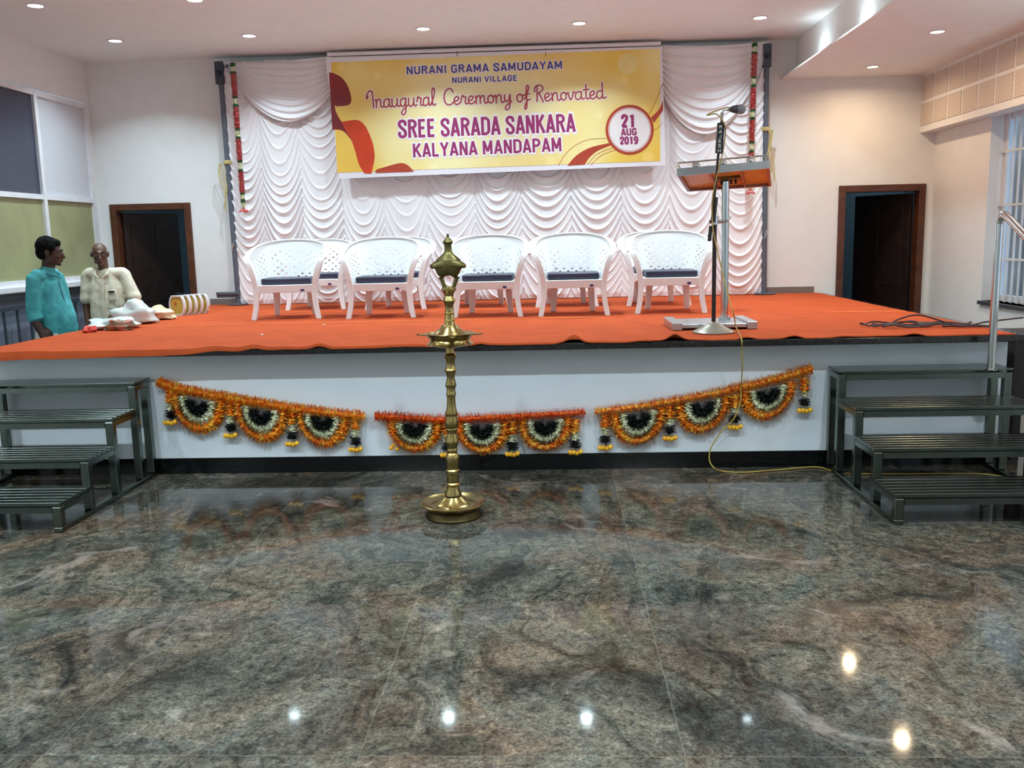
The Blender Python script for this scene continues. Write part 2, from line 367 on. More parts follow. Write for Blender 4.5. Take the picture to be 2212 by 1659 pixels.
door(1,DL,'L',math.radians(53),'brown framed door ajar at the left of the stage')
door(2,DR,'R',math.radians(60),'brown framed door ajar at the right of the stage')
# small rooms behind the doors
for i,(a,b_) in enumerate(((XL-.3,-2.6),(2.2,XR+.6))):
    r=MB(); r.box((a,BY+2.4,0),(b_,BY+2.5,2.9)); r.box((a-.1,BY+WT,0),(a,BY+2.5,2.9)); r.box((b_,BY+WT,0),(b_+.1,BY+2.5,2.9)); r.box((a-.1,BY+WT,2.8),(b_+.1,BY+2.5,2.9))
    struct(r.build('wall_room_%s'%('left','right')[i],BLUEW,smooth=False))
def area(name,loc,size,power,color,rot=None,parent=None,spread=None,shape='DISK'):
    l=bpy.data.lights.new(name,'AREA'); l.shape=shape; l.size=size; l.energy=power; l.color=color
    if spread: l.spread=spread
    ob=bpy.data.objects.new(name,l); col.objects.link(ob); ob.location=loc
    if rot: ob.rotation_euler=rot
    if parent: ob.parent=parent
    return ob
# unseen lamps added to light the rooms behind the doors
for x,y in ((-3.4,BY+1.3),(4.4,BY+1.5)):
    o=thing('room_fill_lamp','unseen lamp added to light the room behind the %s door'%('left' if x<0 else 'right'),'lamp',(x,y,2.8))
    MB().lathe([(.09,-.03),(.10,0)],(x,y,2.8)).build('diffuser',mat('fill_lamp_glow',(255,255,255),.5,emit=(.8,.92,1),es=6),o)
    area('lamp_light',(0,0,-.04),.15,16 if x<0 else 3.5,(.75,.9,1),parent=o)
# baseboards on the back wall at stage level
struct(MB().box((SXL,BY-.018,S),(-3.55,BY,S+.075)).build('baseboard_left',BASEG,smooth=False))
struct(MB().box((-3.55,BY-.018,S),(2.955,BY,S+.075)).build('baseboard_right',BASEG,smooth=False))
# ------------------------------------------------------------------ ceiling lights
def glow(n,c,s):
    m=bpy.data.materials.new(n); m.use_nodes=True; nt=m.node_tree; b=nt.nodes['Principled BSDF']; nt.nodes.remove(b)
    e=nt.nodes.new('ShaderNodeEmission'); e.inputs[0].default_value=(*c,1); e.inputs[1].default_value=s; nt.links.new(e.outputs[0],nt.nodes['Material Output'].inputs[0]); return m
GW=glow('cool_lamp',(.95,.98,1),9); GY=glow('warm_lamp',(1,.86,.66),9)
RING=mat('lamp_ring',(210,205,205),.35)
def downlight(x,y,z,warm,power,label,group,r=.062):
    o=thing('downlight',label,'ceiling light',(x,y,z),group)
    MB().lathe([(r+.014,0),(r+.012,-.008),(r+.002,-.010),(r,-.004),(r,0)],(x,y,z),24).build('trim_ring',RING,o)
    MB().lathe([(r,-.0035),(r,-.001)],(x,y,z),24).build('diffuser',GY if warm else GW,o)
    area('lamp_light',(0,0,-.012),r*1.9,power,WARM if warm else COOL,parent=o,spread=math.radians(165 if warm else 125))
LX=[-4.35,-2.97,-1.22,.315,2.06]
names=['leftmost','second','third','fourth','rightmost']
for k,x in enumerate(LX):
    p=(at(249,87,Z=CZ),at(538,76,Z=CZ),at(914,61,Z=CZ),at(1251,49,Z=CZ),at(1642,37,Z=CZ))[k]
    downlight(p.x,p.y,CZ,False,STAGE_W,'%s round ceiling downlight in the row nearest the white curtain'%names[k],'downlights in the row nearest the curtain')
for y,pw in ((7.9,STAGE_W*1.1),(5.0,HALL_W*.6),(3.2,STAGE_W*2.2),(1.4,HALL_W),(-.6,HALL_W),(-2.6,HALL_W)):
    for k,x in enumerate(LX):
        vis=(y==7.9 and k==1)
        rowname={7.9:'second row from the curtain',5.0:'row above the stage edge',3.2:'row above the middle of the hall floor',1.4:'row above the camera',-.6:'row just behind the camera',-2.6:'row at the rear of the hall'}[y]
        downlight(x,y,CZ,False,pw,'round ceiling downlight, %s in the %s'%(('leftmost','second','third','fourth','rightmost')[k],rowname),'downlights in the '+rowname)
p=at(1885,143,Z=LZ); downlight(p.x,p.y,LZ,True,WARM_W,'warm downlight nearest the back wall in the dropped right ceiling','warm downlights in the dropped ceiling',.055)
p=at(2025,67,Z=LZ); downlight(p.x,p.y,LZ,True,WARM_W,'warm downlight nearer the hall in the dropped right ceiling','warm downlights in the dropped ceiling',.055)
for y,nm in ((6.4,'third'),(4.8,'fourth'),(3.2,'fifth')): downlight(3.29,y,LZ,True,WARM_W*.7,'warm downlight in the dropped right ceiling, %s from the back wall'%nm,'warm downlights in the dropped ceiling',.055)
# unseen tubes added on the hall walls as neutral fill light
GT=glow('fill_tube_glow',(.86,.95,1),TUBE_E)
def fill_tube(x,y,z,along,label,nx,ny):
    o=thing('fill_tube',label,'lamp',(x,y,z),'added fill tubes on the hall walls')
    dx,dy=(0,.6) if along=='Y' else (.6,0)
    MB().box((x-dx-abs(nx)*.02-.005,y-dy-abs(ny)*.02-.005,z-.025),(x+dx+abs(nx)*.02+.005,y+dy+abs(ny)*.02+.005,z+.025)).build('housing',WHITEP,o,False)
    MB().tube([(x-dx+nx*.045,y-dy+ny*.045,z),(x+dx+nx*.045,y+dy+ny*.045,z)],.016,12).build('tube',GT,o)
fill_tube(XL+.03,4.6,2.95,'Y','added fill tube on the left wall nearest the stage',1,0); fill_tube(XL+.03,1.0,2.95,'Y','added fill tube on the left wall behind the camera',1,0)
fill_tube(XR-.03,6.15,2.35,'Y','tube lamp on the right wall between the barred windows nearest the stage',-1,0); fill_tube(XR-.03,2.9,2.35,'Y','added fill tube on the right wall farther from the stage',-1,0)
fill_tube(-2.6,NEAR+.03,2.9,'X','left added fill tube on the rear wall',0,1); fill_tube(1.6,NEAR+.03,2.9,'X','right added fill tube on the rear wall',0,1)
for k,y in enumerate((9.3,8.1,6.9,5.7)):
    o=thing('cove_uplight','small hidden uplight in the gutter of the dropped ceiling edge, %s'%('nearest the back wall','second from the back wall','third from the back wall','fourth from the back wall')[k],'light',(BX+.06,y,LZ+.016))
    MB().lathe([(.016,0),(.018,.008)],(BX+.06,y,LZ+.016),14).build('diffuser',GW,o)
    area('lamp_light',(0,0,.012),.025,UP_W,COOL,rot=(PI,math.radians(52),0),parent=o,spread=math.radians(150))
# ------------------------------------------------------------------ stage
st=thing('stage_platform','white painted stage block with dark granite edge slab and black skirting','stage',((SXL+SXR)/2,FY,0))
MB().box((SXL,FY,.112),(SXR+.07,BY-.004,.862)).build('body',BODYP,st,False)
bevel(MB().box((SXL-.02,SLY,.862),(SXR+.10,BY-.004,S)).build('edge_slab',GRAN,st,False),.006)
MB().box((SXL,FY-.012,0),(SXR+.07,FY+.05,.112)).build('skirting',SKIRT,st,False)
# carpet: a thin cloth whose front edge hangs over at the left and stops short of the slab edge at the right, with small lifts
def carpet():
    x0,x1=SXL-.02,SXR+.02; y1=BY-.03; nx=420
    bumps=[(545,10,26),(688,9,20),(600,3,30),(985,5,22),(1035,4,14),(1237,14,16),(1222,6,30),(1449,15,16),(1600,7,20),(1700,7,18),(1800,4,30),(1950,7,22),(460,4,40),(1380,4,30)]
    def edge(px):
        h=sum(a*math.exp(-((px-c)/s_)**2) for c,a,s_ in bumps)
        return h+1.6*math.sin(px*.031)+1.0*math.sin(px*.013+2)
    rows=[]; xs=[x0+(x1-x0)*i/nx for i in range(nx+1)]
    cols=[]
    for x in xs:
        px=1190+x/5.93*F*.985
        hang=float(np.interp(px,[0,330,620,1000,1400],[1,.7,.2,.1,0])); h=edge(px)*.0026
        yf=SLY-.007 + (0.012 if px>1400 else 0)*min(1,(px-1400)/200 if px>1400 else 0)
        c=[]
        if hang>0 : c.append((x,yf-.004,S-.048*hang+min(.03,max(0,h)*.9)))
        else: c.append((x,yf,S+.003+max(0,h)))
        c.append((x,yf+.001,S+.006+max(0,h)))
        for k,dy in enumerate((.02,.05,.09,.15,.22)): c.append((x,yf+dy,S+.006+max(0,h)*math.exp(-dy/.05)))
        ny=46
        for k in range(1,ny+1):
            y=yf+.22+(y1-yf-.22)*k/ny
            z=S+.006+.0016*math.sin(x*3.1+y*5)*math.sin(y*9+x)
            z+=.008*math.exp(-((y-7.64-.02*math.sin(x*1.7))/.035)**2)
            c.append((x,y,z))
        cols.append(c)
    n=len(cols[0]); vs=[p for c in cols for p in c]; fs=[(i*n+j,(i+1)*n+j,(i+1)*n+j+1,i*n+j+1) for i in range(nx) for j in range(n-1)]
    # underside, so the cloth has thickness
    o_=len(vs); vs+=[(p[0],p[1]+.001,p[2]-.0045) for p in vs]; fs+=[tuple(q+o_ for q in f[::-1]) for f in fs]
    for i in range(nx): fs.append((i*n,i*n+o_,(i+1)*n+o_,(i+1)*n))
    return MB().add(vs,fs)
CARP=mat('orange_carpet',(180,76,38),.85,var=.10,scale=5,bump=.25,bscale=260,spec=.12)
cp=tag(carpet().build('carpet',CARP),'orange carpet covering the whole stage top with wavy front edge','carpet')
SEAMM=mat('carpet_seam',(246,150,84),.7)
for a,b,y0,y1,w in ((-2.5,-.2,7.61,7.63,.005),(-.1,.35,7.63,7.64,.008),(2.35,2.95,7.70,7.66,.009),(-3.3,-2.7,7.55,7.6,.004)):
    MB().box((a,y0-w,S+.0125),(b,y0+w,S+.0165),Matrix.Rotation(math.atan2(y1-y0,b-a),3,'Z'),(a,y0,0)).build('seam',SEAMM,cp,False,'pale seam between two carpet widths')
for x,y,l in ((700,703,'pale scrap of litter on the carpet seam below the leftmost chair'),(566,724,'pale scrap of litter on the carpet left of the leftmost chair')):
    p=at(x,y,Z=S+.01); tag(MB().ell((p.x,p.y,S+.014),(.014,.008,.006),8,6).build('litter_scrap',mat('paper_scrap',(235,220,205),.7)),l,'litter')
# ------------------------------------------------------------------ poles that carry the curtain
CYY=10.24
def pole(n,px0,py0,px1,py1,label,side):
    a=at(px0,py0,Y=10.2); b=at(px1,py1,Y=10.2); b.z=S+.012
    o=thing('curtain_pole',label,'pole',(b.x,b.y,b.z))
    MB().tube([b,a],.03,14).build('shaft',GREYM,o)
    bevel(MB().box((a.x-.05,a.y-.05,a.z-.22),(a.x+.045,a.y+.05,a.z+.02)).build('top_clamp',DARKM,o,False),.01)
    MB().tube([a+Vector((0,-.05,-.1)),a+Vector((0,-.08,-.1))],.03,12).build('clamp_knob',BLACK,o)
    MB().box((b.x-.11,b.y-.09,b.z),(b.x+.11,b.y+.05,b.z+.012)).build('base_plate',GREYM,o,False)
    m_=a*.25+b*.75; MB().tube([m_+Vector((.0,-.06,0)),m_+Vector((.0,-.03,.0))],.016,8).tube([m_+Vector((-.01,-.06,-.05)),m_+Vector((.01,-.06,.04))],.008,8).build('clamp_bolt',CHROME,o)
    return a,b
pa,pb=pole(1,475,138,516,656,'dark grey pole at the left edge of the white curtain',-1)
qa,qb=pole(2,1656,100,1650,637,'grey pole at the right edge of the white curtain, behind the lectern',1)
tag(MB().box((pb.x-.24,10.15,1.04),(pb.x+.02,10.2,1.065)).box((pb.x-.24,10.17,1.0),(pb.x+.02,10.19,1.04)).build('pole_bracket',GREYM,smooth=False),'short horizontal bracket at the foot of the left curtain pole','bracket')
tag(MB().tube([(pa.x,10.2,pa.z-.03),(qa.x,10.2,qa.z-.03)],.022,10).build('curtain_rail',GREYM),'horizontal pipe under the ceiling that carries the white curtain','rail')
def rope(px,py,tail,label,P):
    c=P; o=thing('rope_tie',label,'rope',tuple(c))
    rg=MB()
    for k in range(3): rg.tube([(c.x+.038*math.cos(t),c.y+.038*math.sin(t),c.z+.012*(k-1)) for t in np.linspace(0,2*PI,16)[:-1]],.009,6,closed=True)
    rg.build('knot',ROPE,o)
    for k in range(5):
        pts=[]; x=c.x+.03*tail; 
        for i in range(9): pts.append((x+tail*(.02+.03*math.sin(i*.6+k))+.012*(k-2),c.y-.03+.004*k,c.z-.01-i*(.045+.006*k)))
        MB().tube(bez(pts,3),.006,5).build('rope_end',ROPE,o)
rope(0,0,1,'pale rope tied round the right curtain pole with loose ends',qa.lerp(qb,(275-100)/537))
rope(0,0,-1,'pale rope tied low on the dark left curtain pole',pa.lerp(pb,(345-138)/518))
# ------------------------------------------------------------------ gathered curtain
def curtain():
    seams=[-3.60,-3.22,-2.774,-2.323,-1.864,-1.37,-.837,-.321,.229,.787,1.311,1.807,2.36]
    zt,zb=3.585,S+.012; nx,nz=900,640
    xs=np.linspace(seams[0],seams[-1],nx+1); zs=np.linspace(zb,zt,nz+1); X,Z=np.meshgrid(xs,zs,indexing='ij')
    D=np.zeros_like(X); per=.116
    XX=X.copy()
    for i in range(len(seams)-1):
        a,b=seams[i],seams[i+1]; m=(X>=a)&(X<=b) if i==0 else (X>a)&(X<=b)
        sk=.02*np.sin(Z*2.3+i*1.7)
        u=np.clip((X-a)/(b-a)+sk*np.sin(PI*(X-a)/(b-a)),0,1)
        A=.30+.05*math.sin(i*2.4); drop=A*(1-np.abs(2*u-1)**2.1)
        q=(Z+drop)/per+.35*math.sin(i*3.3)+.42*np.sin(Z*3.1+i)+.20*np.sin(Z*7.7+i*2.)
        fl=np.floor(q); fr=q-fl
        var=.62+.38*np.sin(fl*12.9898+i*7.1)
        rid=np.exp(-((fr-.62)/np.where(fr>.62,.09,.17))**2)
        side=np.abs(2*u-1)
        wd=(.55+.45*(1-side**4))
        D=np.where(m,.030*rid*var*wd+.022*np.sqrt(np.clip(1-side**2.2,0,1))+.006*np.sin(q*2*PI*2+i)*side*rid,D)
    tb=np.clip((Z-zb)/.05,0,1)
    D=D*(.35+.65*tb)+.004*np.sin(X*40)*(1-tb)
    # bunch towards the poles low down
    Y=CYY-.03-D
    Zb=Z.copy()
    V=np.stack([XX,Y,Zb],-1).reshape(-1,3)
    me=bpy.data.meshes.new('curtain'); n=nz+1
    I,J=np.meshgrid(np.arange(nx),np.arange(nz),indexing='ij'); a=(I*n+J).ravel(); q=np.stack([a,a+n,a+n+1,a+1],-1)
    me.vertices.add(len(V)); me.vertices.foreach_set('co',V.ravel()); me.loops.add(q.size); me.loops.foreach_set('vertex_index',q.ravel())
    me.polygons.add(len(q)); me.polygons.foreach_set('loop_start',np.arange(0,q.size,4)); me.update(calc_edges=True); me.validate()
    return link('curtain',me,FABRIC,ang=180)
cu=tag(curtain(),'white gathered backdrop curtain with scalloped folds behind the chairs','curtain')
def swag(x0,z0,x1,z1,cx_,depth,bot,side):
    # a big draped valance: folds hang from two upper corners
    nu,nv=90,150; vs=[]
    for i in range(nu+1):
        u=i/nu
        for j in range(nv+1):
            v=j/nv
            top=z0+(z1-z0)*u-.02*math.sin(PI*u); 
            dr=(bot)*math.sin(PI*min(1,max(0,u)))**.75
            hg=.05+ (side[0]*(1-u)+side[1]*u)
            z=top-v*(dr*1.0+hg)
            fr=(v*9+.25*math.sin(u*5))%1
            d=.030*math.exp(-((fr-.6)/.2)**2)*(.4+.6*math.sin(PI*u))+.05*math.sin(PI*u)*v
            vs.append((x0+(x1-x0)*u,CYY-.075-d,z))
    n=nv+1; return MB().add(vs,[(i*n+j,(i+1)*n+j,(i+1)*n+j+1,i*n+j+1) for i in range(nu) for j in range(nv)])
for a in ((-3.50,3.575,-2.36,3.60,0,0,.42,(.04,.30)),(1.22,3.60,2.33,3.60,0,0,.62,(.42,.05))):
    s_=swag(*a).build('valance_swag',FABRIC,cu,ang=180)
# ------------------------------------------------------------------ banner
BNY=10.06
def bp(x,y,d=0): p=at(x,y,Y=BNY); p.y-=d; return p
VINYL=mat('banner_white_vinyl',(230,226,232),.3,var=.01)
tl,tr_,br,bl=bp(703,124),bp(1430,100),bp(1438,357),bp(733,386)
bn=thing('event_banner','wide yellow and white printed banner announcing an inaugural ceremony, hung before the curtain','banner',tuple((tl+tr_)/2))
def quadgrid(c4,nx,ny,d=0,thick=.003):
    a,b,c,e=c4; vs=[]
    for t in (0,thick):
        for i in range(nx+1):
            for j in range(ny+1):
                u,v=i/nx,j/ny; p=(a*(1-u)+b*u)*(1-v)+(e*(1-u)+c*u)*v; vs.append((p.x,p.y-d+t,p.z))
    n=ny+1; N=(nx+1)*n; fs=[(i*n+j,i*n+j+1,(i+1)*n+j+1,(i+1)*n+j) for i in range(nx) for j in range(ny)]
    fs+=[tuple(q+N for q in f[::-1]) for f in fs]
    rim=[i*n for i in range(nx+1)]+[nx*n+j for j in range(1,ny+1)]+[i*n+ny for i in range(nx-1,-1,-1)]+[j for j in range(ny-1,0,-1)]
    fs+=[(rim[k],rim[(k+1)%len(rim)],rim[(k+1)%len(rim)]+N,rim[k]+N) for k in range(len(rim))]
    return MB().add(vs,fs)
quadgrid((tl,tr_,br,bl),24,8).build('sheet',VINYL,bn,ang=60)
MB().tube([bp(706,117,-.02),bp(1428,93,-.02)],.022,12).build('hem_tube',VINYL,bn,label='white rolled hem above the print')
for x in (987,1178): MB().tube([bp(x,104,-.01),bp(x+1,122,.004)],.004,6).build('tie_cord',DARKM,bn)
def yellow():
    m=bpy.data.materials.new('banner_yellow_print'); m.use_nodes=True; nt=m.node_tree; N=nt.nodes; L=nt.links; b=N['Principled BSDF']
    tc=N.new('ShaderNodeTexCoord'); nz=N.new('ShaderNodeTexNoise'); nz.inputs['Scale'].default_value=.8; nz.inputs['Detail'].default_value=2; L.new(tc.outputs['Object'],nz.inputs['Vector'])
    vo=N.new('ShaderNodeTexVoronoi'); vo.feature='SMOOTH_F1'; vo.inputs['Scale'].default_value=3.2; vo.inputs['Smoothness'].default_value=.3; L.new(tc.outputs['Object'],vo.inputs['Vector'])
    cr=N.new('ShaderNodeValToRGB'); L.new(nz.outputs[0],cr.inputs[0]); e=cr.color_ramp.elements
    e[0].position=.36; e[0].color=(*lin((234,186,72)),1); e[1].position=.66; e[1].color=(*lin((244,230,164)),1); q=e.new(.5); q.color=(*lin((238,204,96)),1)
    r2=N.new('ShaderNodeValToRGB'); L.new(vo.outputs['Distance'],r2.inputs[0]); e=r2.color_ramp.elements; e[0].position=.16; e[0].color=(.16,.16,.13,1); e[1].position=.24; e[1].color=(0,0,0,1)
    mx=N.new('ShaderNodeMix'); mx.data_type='RGBA'; mx.blend_type='ADD'; mx.inputs[0].default_value=.55; L.new(cr.outputs[0],mx.inputs[6]); L.new(r2.outputs[0],mx.inputs[7])
    # centre of the print is paler
    sp=N.new('ShaderNodeVectorMath'); sp.operation='MULTIPLY'; sp.inputs[1].default_value=(.62,0,1.1); L.new(tc.outputs['Object'],sp.inputs[0])
    ad=N.new('ShaderNodeVectorMath'); ad.operation='ADD'; ad.inputs[1].default_value=(.02,0,.72); L.new(sp.outputs[0],ad.inputs[0])
    ln=N.new('ShaderNodeVectorMath'); ln.operation='LENGTH'; L.new(ad.outputs[0],ln.inputs[0])
    r3=N.new('ShaderNodeValToRGB'); L.new(ln.outputs['Value'],r3.inputs[0]); e=r3.color_ramp.elements; e[0].position=.15; e[0].color=(.92,.92,.92,1); e[1].position=1.05; e[1].color=(0,0,0,1)
    pc=N.new('ShaderNodeRGB'); pc.outputs[0].default_value=(*lin((240,232,186)),1)
    m2=N.new('ShaderNodeMix'); m2.data_type='RGBA'; L.new(r3.outputs[0],m2.inputs[0]); L.new(mx.outputs[2],m2.inputs[6]); L.new(pc.outputs[0],m2.inputs[7])
    L.new(m2.outputs[2],b.inputs['Base Color']); b.inputs['Roughness'].default_value=.3; return m
YP=yellow()
quadgrid((bp(715,135),bp(1426,105),bp(1426,348),bp(729,373)),8,4,.0025,.001).build('yellow_print',YP,bn,False)
INKW=mat('ink_white',(238,232,232),.35,var=.01); INKP=mat('ink_plum',(150,48,104),.35,var=.05,scale=3); INKB=mat('ink_violet_blue',(70,66,140),.35,var=.04)
INKR=mat('ink_brick_red',(176,66,44),.35,var=.06); INKD=mat('ink_maroon',(142,30,26),.35,var=.3,scale=2.2,c2=(112,26,40)); INKO=mat('ink_orange_red',(206,64,26),.35,var=.2,scale=3)
def flat(poly,name,m,d,closed_fn=bp,label=None):
    mb=MB(); mb.v=[tuple(closed_fn(x,y,d)) for x,y in poly]; mb.f=[tuple(range(len(poly)))[::-1]]
    return mb.build(name,m,bn,False,label)
z3=lambda L_:[(x/3.352+440,y/3.352+60) for x,y in L_]
z4=lambda L_:[(x/3.352+1060,y/3.352+60) for x,y in L_]
def sm2(L_,n=6): return [(p.x,p.y) for p in bez(L_,n,closed=True)]
flat(z3([(908,325)]+[(p.x,p.y) for p in bez([(935,326),(1000,362),(1045,425),(1068,500),(1066,540),(1040,562),(960,570)],5)]+[(948,560)]+[(p.x,p.y) for p in bez([(955,600),(985,660),(1030,720),(1080,800)],4)]+[(p.x,p.y) for p in bez([(1075,822),(1020,755),(970,737),(932,740)],4)]),'printed_ribbon',INKD,.004,label='maroon ribbon printed at the left edge')
flat(z3([(p.x,p.y) for p in bez([(1003,680),(1110,668),(1165,705),(1200,770),(1228,850),(1238,930),(1228,1000),(1215,1055)],5)]+[(p.x,p.y) for p in bez([(1165,1055),(1125,990),(1100,900),(1070,815),(1030,745),(1003,690)],5)]),'printed_ribbon',INKO,.0045,label='orange-red ribbon printed at the left')
flat(z3([(p.x,p.y) for p in bez([(1243,1051),(1252,1028),(1300,1012),(1400,984),(1450,982),(1490,1005),(1522,1042)],5)]),'printed_ribbon',INKR,.004,label='small red ribbon end printed at the bottom left')
flat([(1355+22*math.cos(t),138+23*math.sin(t)) for t in np.linspace(0,2*PI,28)[:-1]],'printed_dot',mat('ink_pale_yellow',(236,216,140),.35),.004)
flat(z4([(p.x,p.y) for p in bez([(1160,650),(1215,595),(1247,528)],5)]+[(1247,600),(1180,690)]),'printed_ribbon',INKR,.004,label='red ribbon leaving the date circle to the right')
flat(z4([(p.x,p.y) for p in bez([(555,998),(620,925),(720,868),(860,834)],6)]+[(p.x,p.y) for p in bez([(868,852),(780,888),(720,935),(680,990)],6)]),'printed_ribbon',INKR,.004,label='red ribbon swooping below the date circle')
def ribbon(pts,w,name,m,d,cap=True):          # constant-width printed stroke in banner pixels
    P=[Vector((p[0],p[1])) for p in pts]; mb=MB(); L1=[];L2=[]
    ws=w if hasattr(w,'__len__') else [w]*len(P)
    for i,p in enumerate(P):
        t=(P[min(i+1,len(P)-1)]-P[max(i-1,0)]); t=t.normalized() if t.length>1e-6 else Vector((1,0)); n=Vector((-t.y,t.x))
        L1.append(p+n*ws[i]/2); L2.append(p-n*ws[i]/2)
    return L1,L2
def ribs(strokes,w,name,m,d,rounded=False,label=None,fn=None,parent=None,joints=False):
    mb=MB(); fn=fn or bp; k=12
    for si,s_ in enumerate(strokes):
        if si: d+=1.1e-4 if si%6 else -5.5e-4
        L1,L2=ribbon(s_,w,'',None,d); n=len(L1)
        mb.add([fn(p.x,p.y,d+6e-6*i) for i,p in enumerate(L1)]+[fn(p.x,p.y,d+6e-6*i) for i,p in enumerate(L2)],[(i,i+1,n+i+1,n+i) for i in range(n-1)])
        if rounded or joints:
            for qi,e in enumerate(s_ if not (rounded and not joints) else (s_[0],s_[-1])):
                if joints and not rounded and qi in (0,len(s_)-1): continue
                dd=d+6e-6*qi-2.3e-5*(1+qi%3); mb.add([fn(e[0]+w/2*math.cos(2*PI*q/k),e[1]+w/2*math.sin(2*PI*q/k),dd) for q in range(k)],[tuple(range(k))])
    return mb.build(name,m,parent or bn,False,label)
fine=[z4([(490,1000),(530,930),(600,860),(700,812),(835,800)]),z4([(700,990),(770,915),(880,870)]),z4([(725,992),(800,925),(900,885)]),z4([(1150,625),(1200,520),(1247,400)]),z4([(1150,760),(1210,725),(1243,688)])]
ribs([[(p.x,p.y) for p in bez(s_,5)] for s_ in fine],.9,'printed_line',INKR,.0042,label='fine red lines curling from the date circle')
ccx,ccy=1360,280.5
def ring(r0,r1,m,nm,d,sx=1.0):
    k=48; mb=MB(); vs=[bp(ccx+r*sx*math.cos(2*PI*q/k),ccy+r*1.04*math.sin(2*PI*q/k),d) for r in (r0,r1) for q in range(k)]
    mb.add(vs,[(q,(q+1)%k,k+(q+1)%k,k+q) for q in range(k)]) if r0>0 else mb.add(vs[k:],[tuple(range(k))]); mb.build(nm,m,bn,False)
ring(0,52,INKR,'date_circle',.0048); ring(0,46,INKW,'date_circle',.0056); ring(43.6,44.6,INKR,'date_circle',.006)
# condensed block capitals drawn as strokes (unit: width 1 x height 1)
def arc(cx,cy,rx,ry,a0,a1,n=9): return [(cx+rx*math.cos(math.radians(a0+(a1-a0)*i/n)),cy+ry*math.sin(math.radians(a0+(a1-a0)*i/n))) for i in range(n+1)]
CAPS={'S':[[(q.x,q.y) for q in bez([(.43,.70),(.41,.86),(.25,.94),(.09,.85),(.08,.70),(.18,.58),(.34,.44),(.43,.30),(.41,.14),(.25,.06),(.09,.14),(.07,.32)],5)]],
'R':[[(.07,0),(.07,1)],[(.07,.93)]+arc(.24,.74,.19,.19,90,-90,8)+[(.07,.55)],[(.26,.55),(.45,0)]],
'P':[[(.07,0),(.07,1)],[(.07,.93)]+arc(.24,.70,.19,.23,90,-90,8)+[(.07,.47)]],
'E':[[(.07,0),(.07,1)],[(.07,.93),(.40,.93)],[(.07,.52),(.36,.52)],[(.07,.07),(.40,.07)]],
'A':[[(.04,0),(.25,1)],[(.25,1),(.46,0)],[(.12,.27),(.38,.27)]],
'D':[[(.07,0),(.07,1)],[(.07,.93),(.2,.93)]+arc(.22,.72,.22,.21,90,0,5)+arc(.22,.28,.22,.21,0,-90,5)+[(.07,.07)]],
'N':[[(.07,0),(.07,1)],[(.07,1),(.43,0)],[(.43,0),(.43,1)]],
'K':[[(.07,0),(.07,1)],[(.44,1),(.10,.42)],[(.20,.58),(.46,0)]],
'L':[[(.07,0),(.07,1)],[(.07,.07),(.40,.07)]],
'Y':[[(.04,1),(.25,.45)],[(.46,1),(.25,.45)],[(.25,.5),(.25,0)]],
'M':[[(.07,0),(.07,1)],[(.07,1),(.30,.2)],[(.30,.2),(.53,1)],[(.53,1),(.53,0)]],' ':[],
'U':[[(.07,1),(.07,.28)]+arc(.25,.25,.18,.18,180,360,8)+[(.43,.28),(.43,1)]],
'G':[[(q.x,q.y) for q in bez([(.43,.74),(.39,.88),(.25,.94),(.10,.84),(.07,.5),(.10,.16),(.25,.06),(.39,.12),(.43,.26),(.43,.46)],5)],[(.43,.46),(.27,.46)]],
'I':[[(.10,0),(.10,1)]],'V':[[(.04,1),(.25,0)],[(.46,1),(.25,0)]],'H':[[(.07,0),(.07,1)],[(.43,0),(.43,1)],[(.07,.5),(.43,.5)]],
'J':[[(.40,1),(.40,.3)]+arc(.24,.24,.16,.17,0,-170,8)],
'2':[[(q.x,q.y) for q in bez([(.07,.72),(.12,.9),(.26,.95),(.41,.86),(.41,.68),(.28,.42),(.08,.07)],5)],[(.06,.07),(.45,.07)]],
'1':[[(.28,0),(.28,1)],[(.12,.78),(.28,.95)]],
'0':[[(q.x,q.y) for q in bez([(.25,.94),(.10,.82),(.07,.5),(.10,.18),(.25,.06),(.40,.18),(.43,.5),(.40,.82)],4,closed=True)]+[(.25,.94)]],
'9':[[(q.x,q.y) for q in bez([(.42,.66),(.34,.48),(.18,.47),(.07,.62),(.10,.86),(.25,.95),(.40,.86),(.43,.6),(.38,.2),(.24,.06),(.09,.14)],4)]]}
WID={'M':.72,' ':.26,'E':.54,'L':.52,'I':.30}
def block(txt,L_,R_,cap,wd,m,halo,d,name,hw=5.5,fn=None,parent=None):
    W=sum(WID.get(c,.60) for c in txt)-.1; L2=Vector(L_); ax=Vector(R_)-L2; up=Vector((ax.y,-ax.x)).normalized()*cap; S_=[]; x=0
    for c in txt:
        for s_ in CAPS[c]: S_.append([tuple(L2+ax*((x+p[0])/W)+up*p[1]) for p in s_])
        x+=WID.get(c,.60)
    if halo: ribs(S_,wd+hw,name+'_outline',halo,d-.0009,True,None,fn,parent,joints=True)
    return ribs(S_,wd,name,m,d,False,None,fn,parent,joints=True)
block('NURANI GRAMA SAMUDAYAM',(878.6,161),(1215,148.5),17,3.4,INKB,INKW,.0056,'lettering',3)
block('NURANI VILLAGE',(977,179.5),(1117,174.5),12,2.5,INKB,INKW,.0056,'lettering',2.4)
block('21',(1342.5,275.5),(1372.5,274.8),27,6.2,INKP,None,.0075,'lettering')
block('AUG',(1342,293),(1375,292),15,3.4,INKP,None,.0075,'lettering')
block('2019',(1339.5,312),(1378,311),16,4.0,INKP,None,.0075,'lettering')
block('SREE SARADA SANKARA',(861,298.7),(1242.6,285),39.5,6.3,INKP,INKW,.0056,'lettering')
block('KALYANA MANDAPAM',(893,340),(1213.6,326.6),29.5,5.2,INKP,INKW,.0056,'lettering')
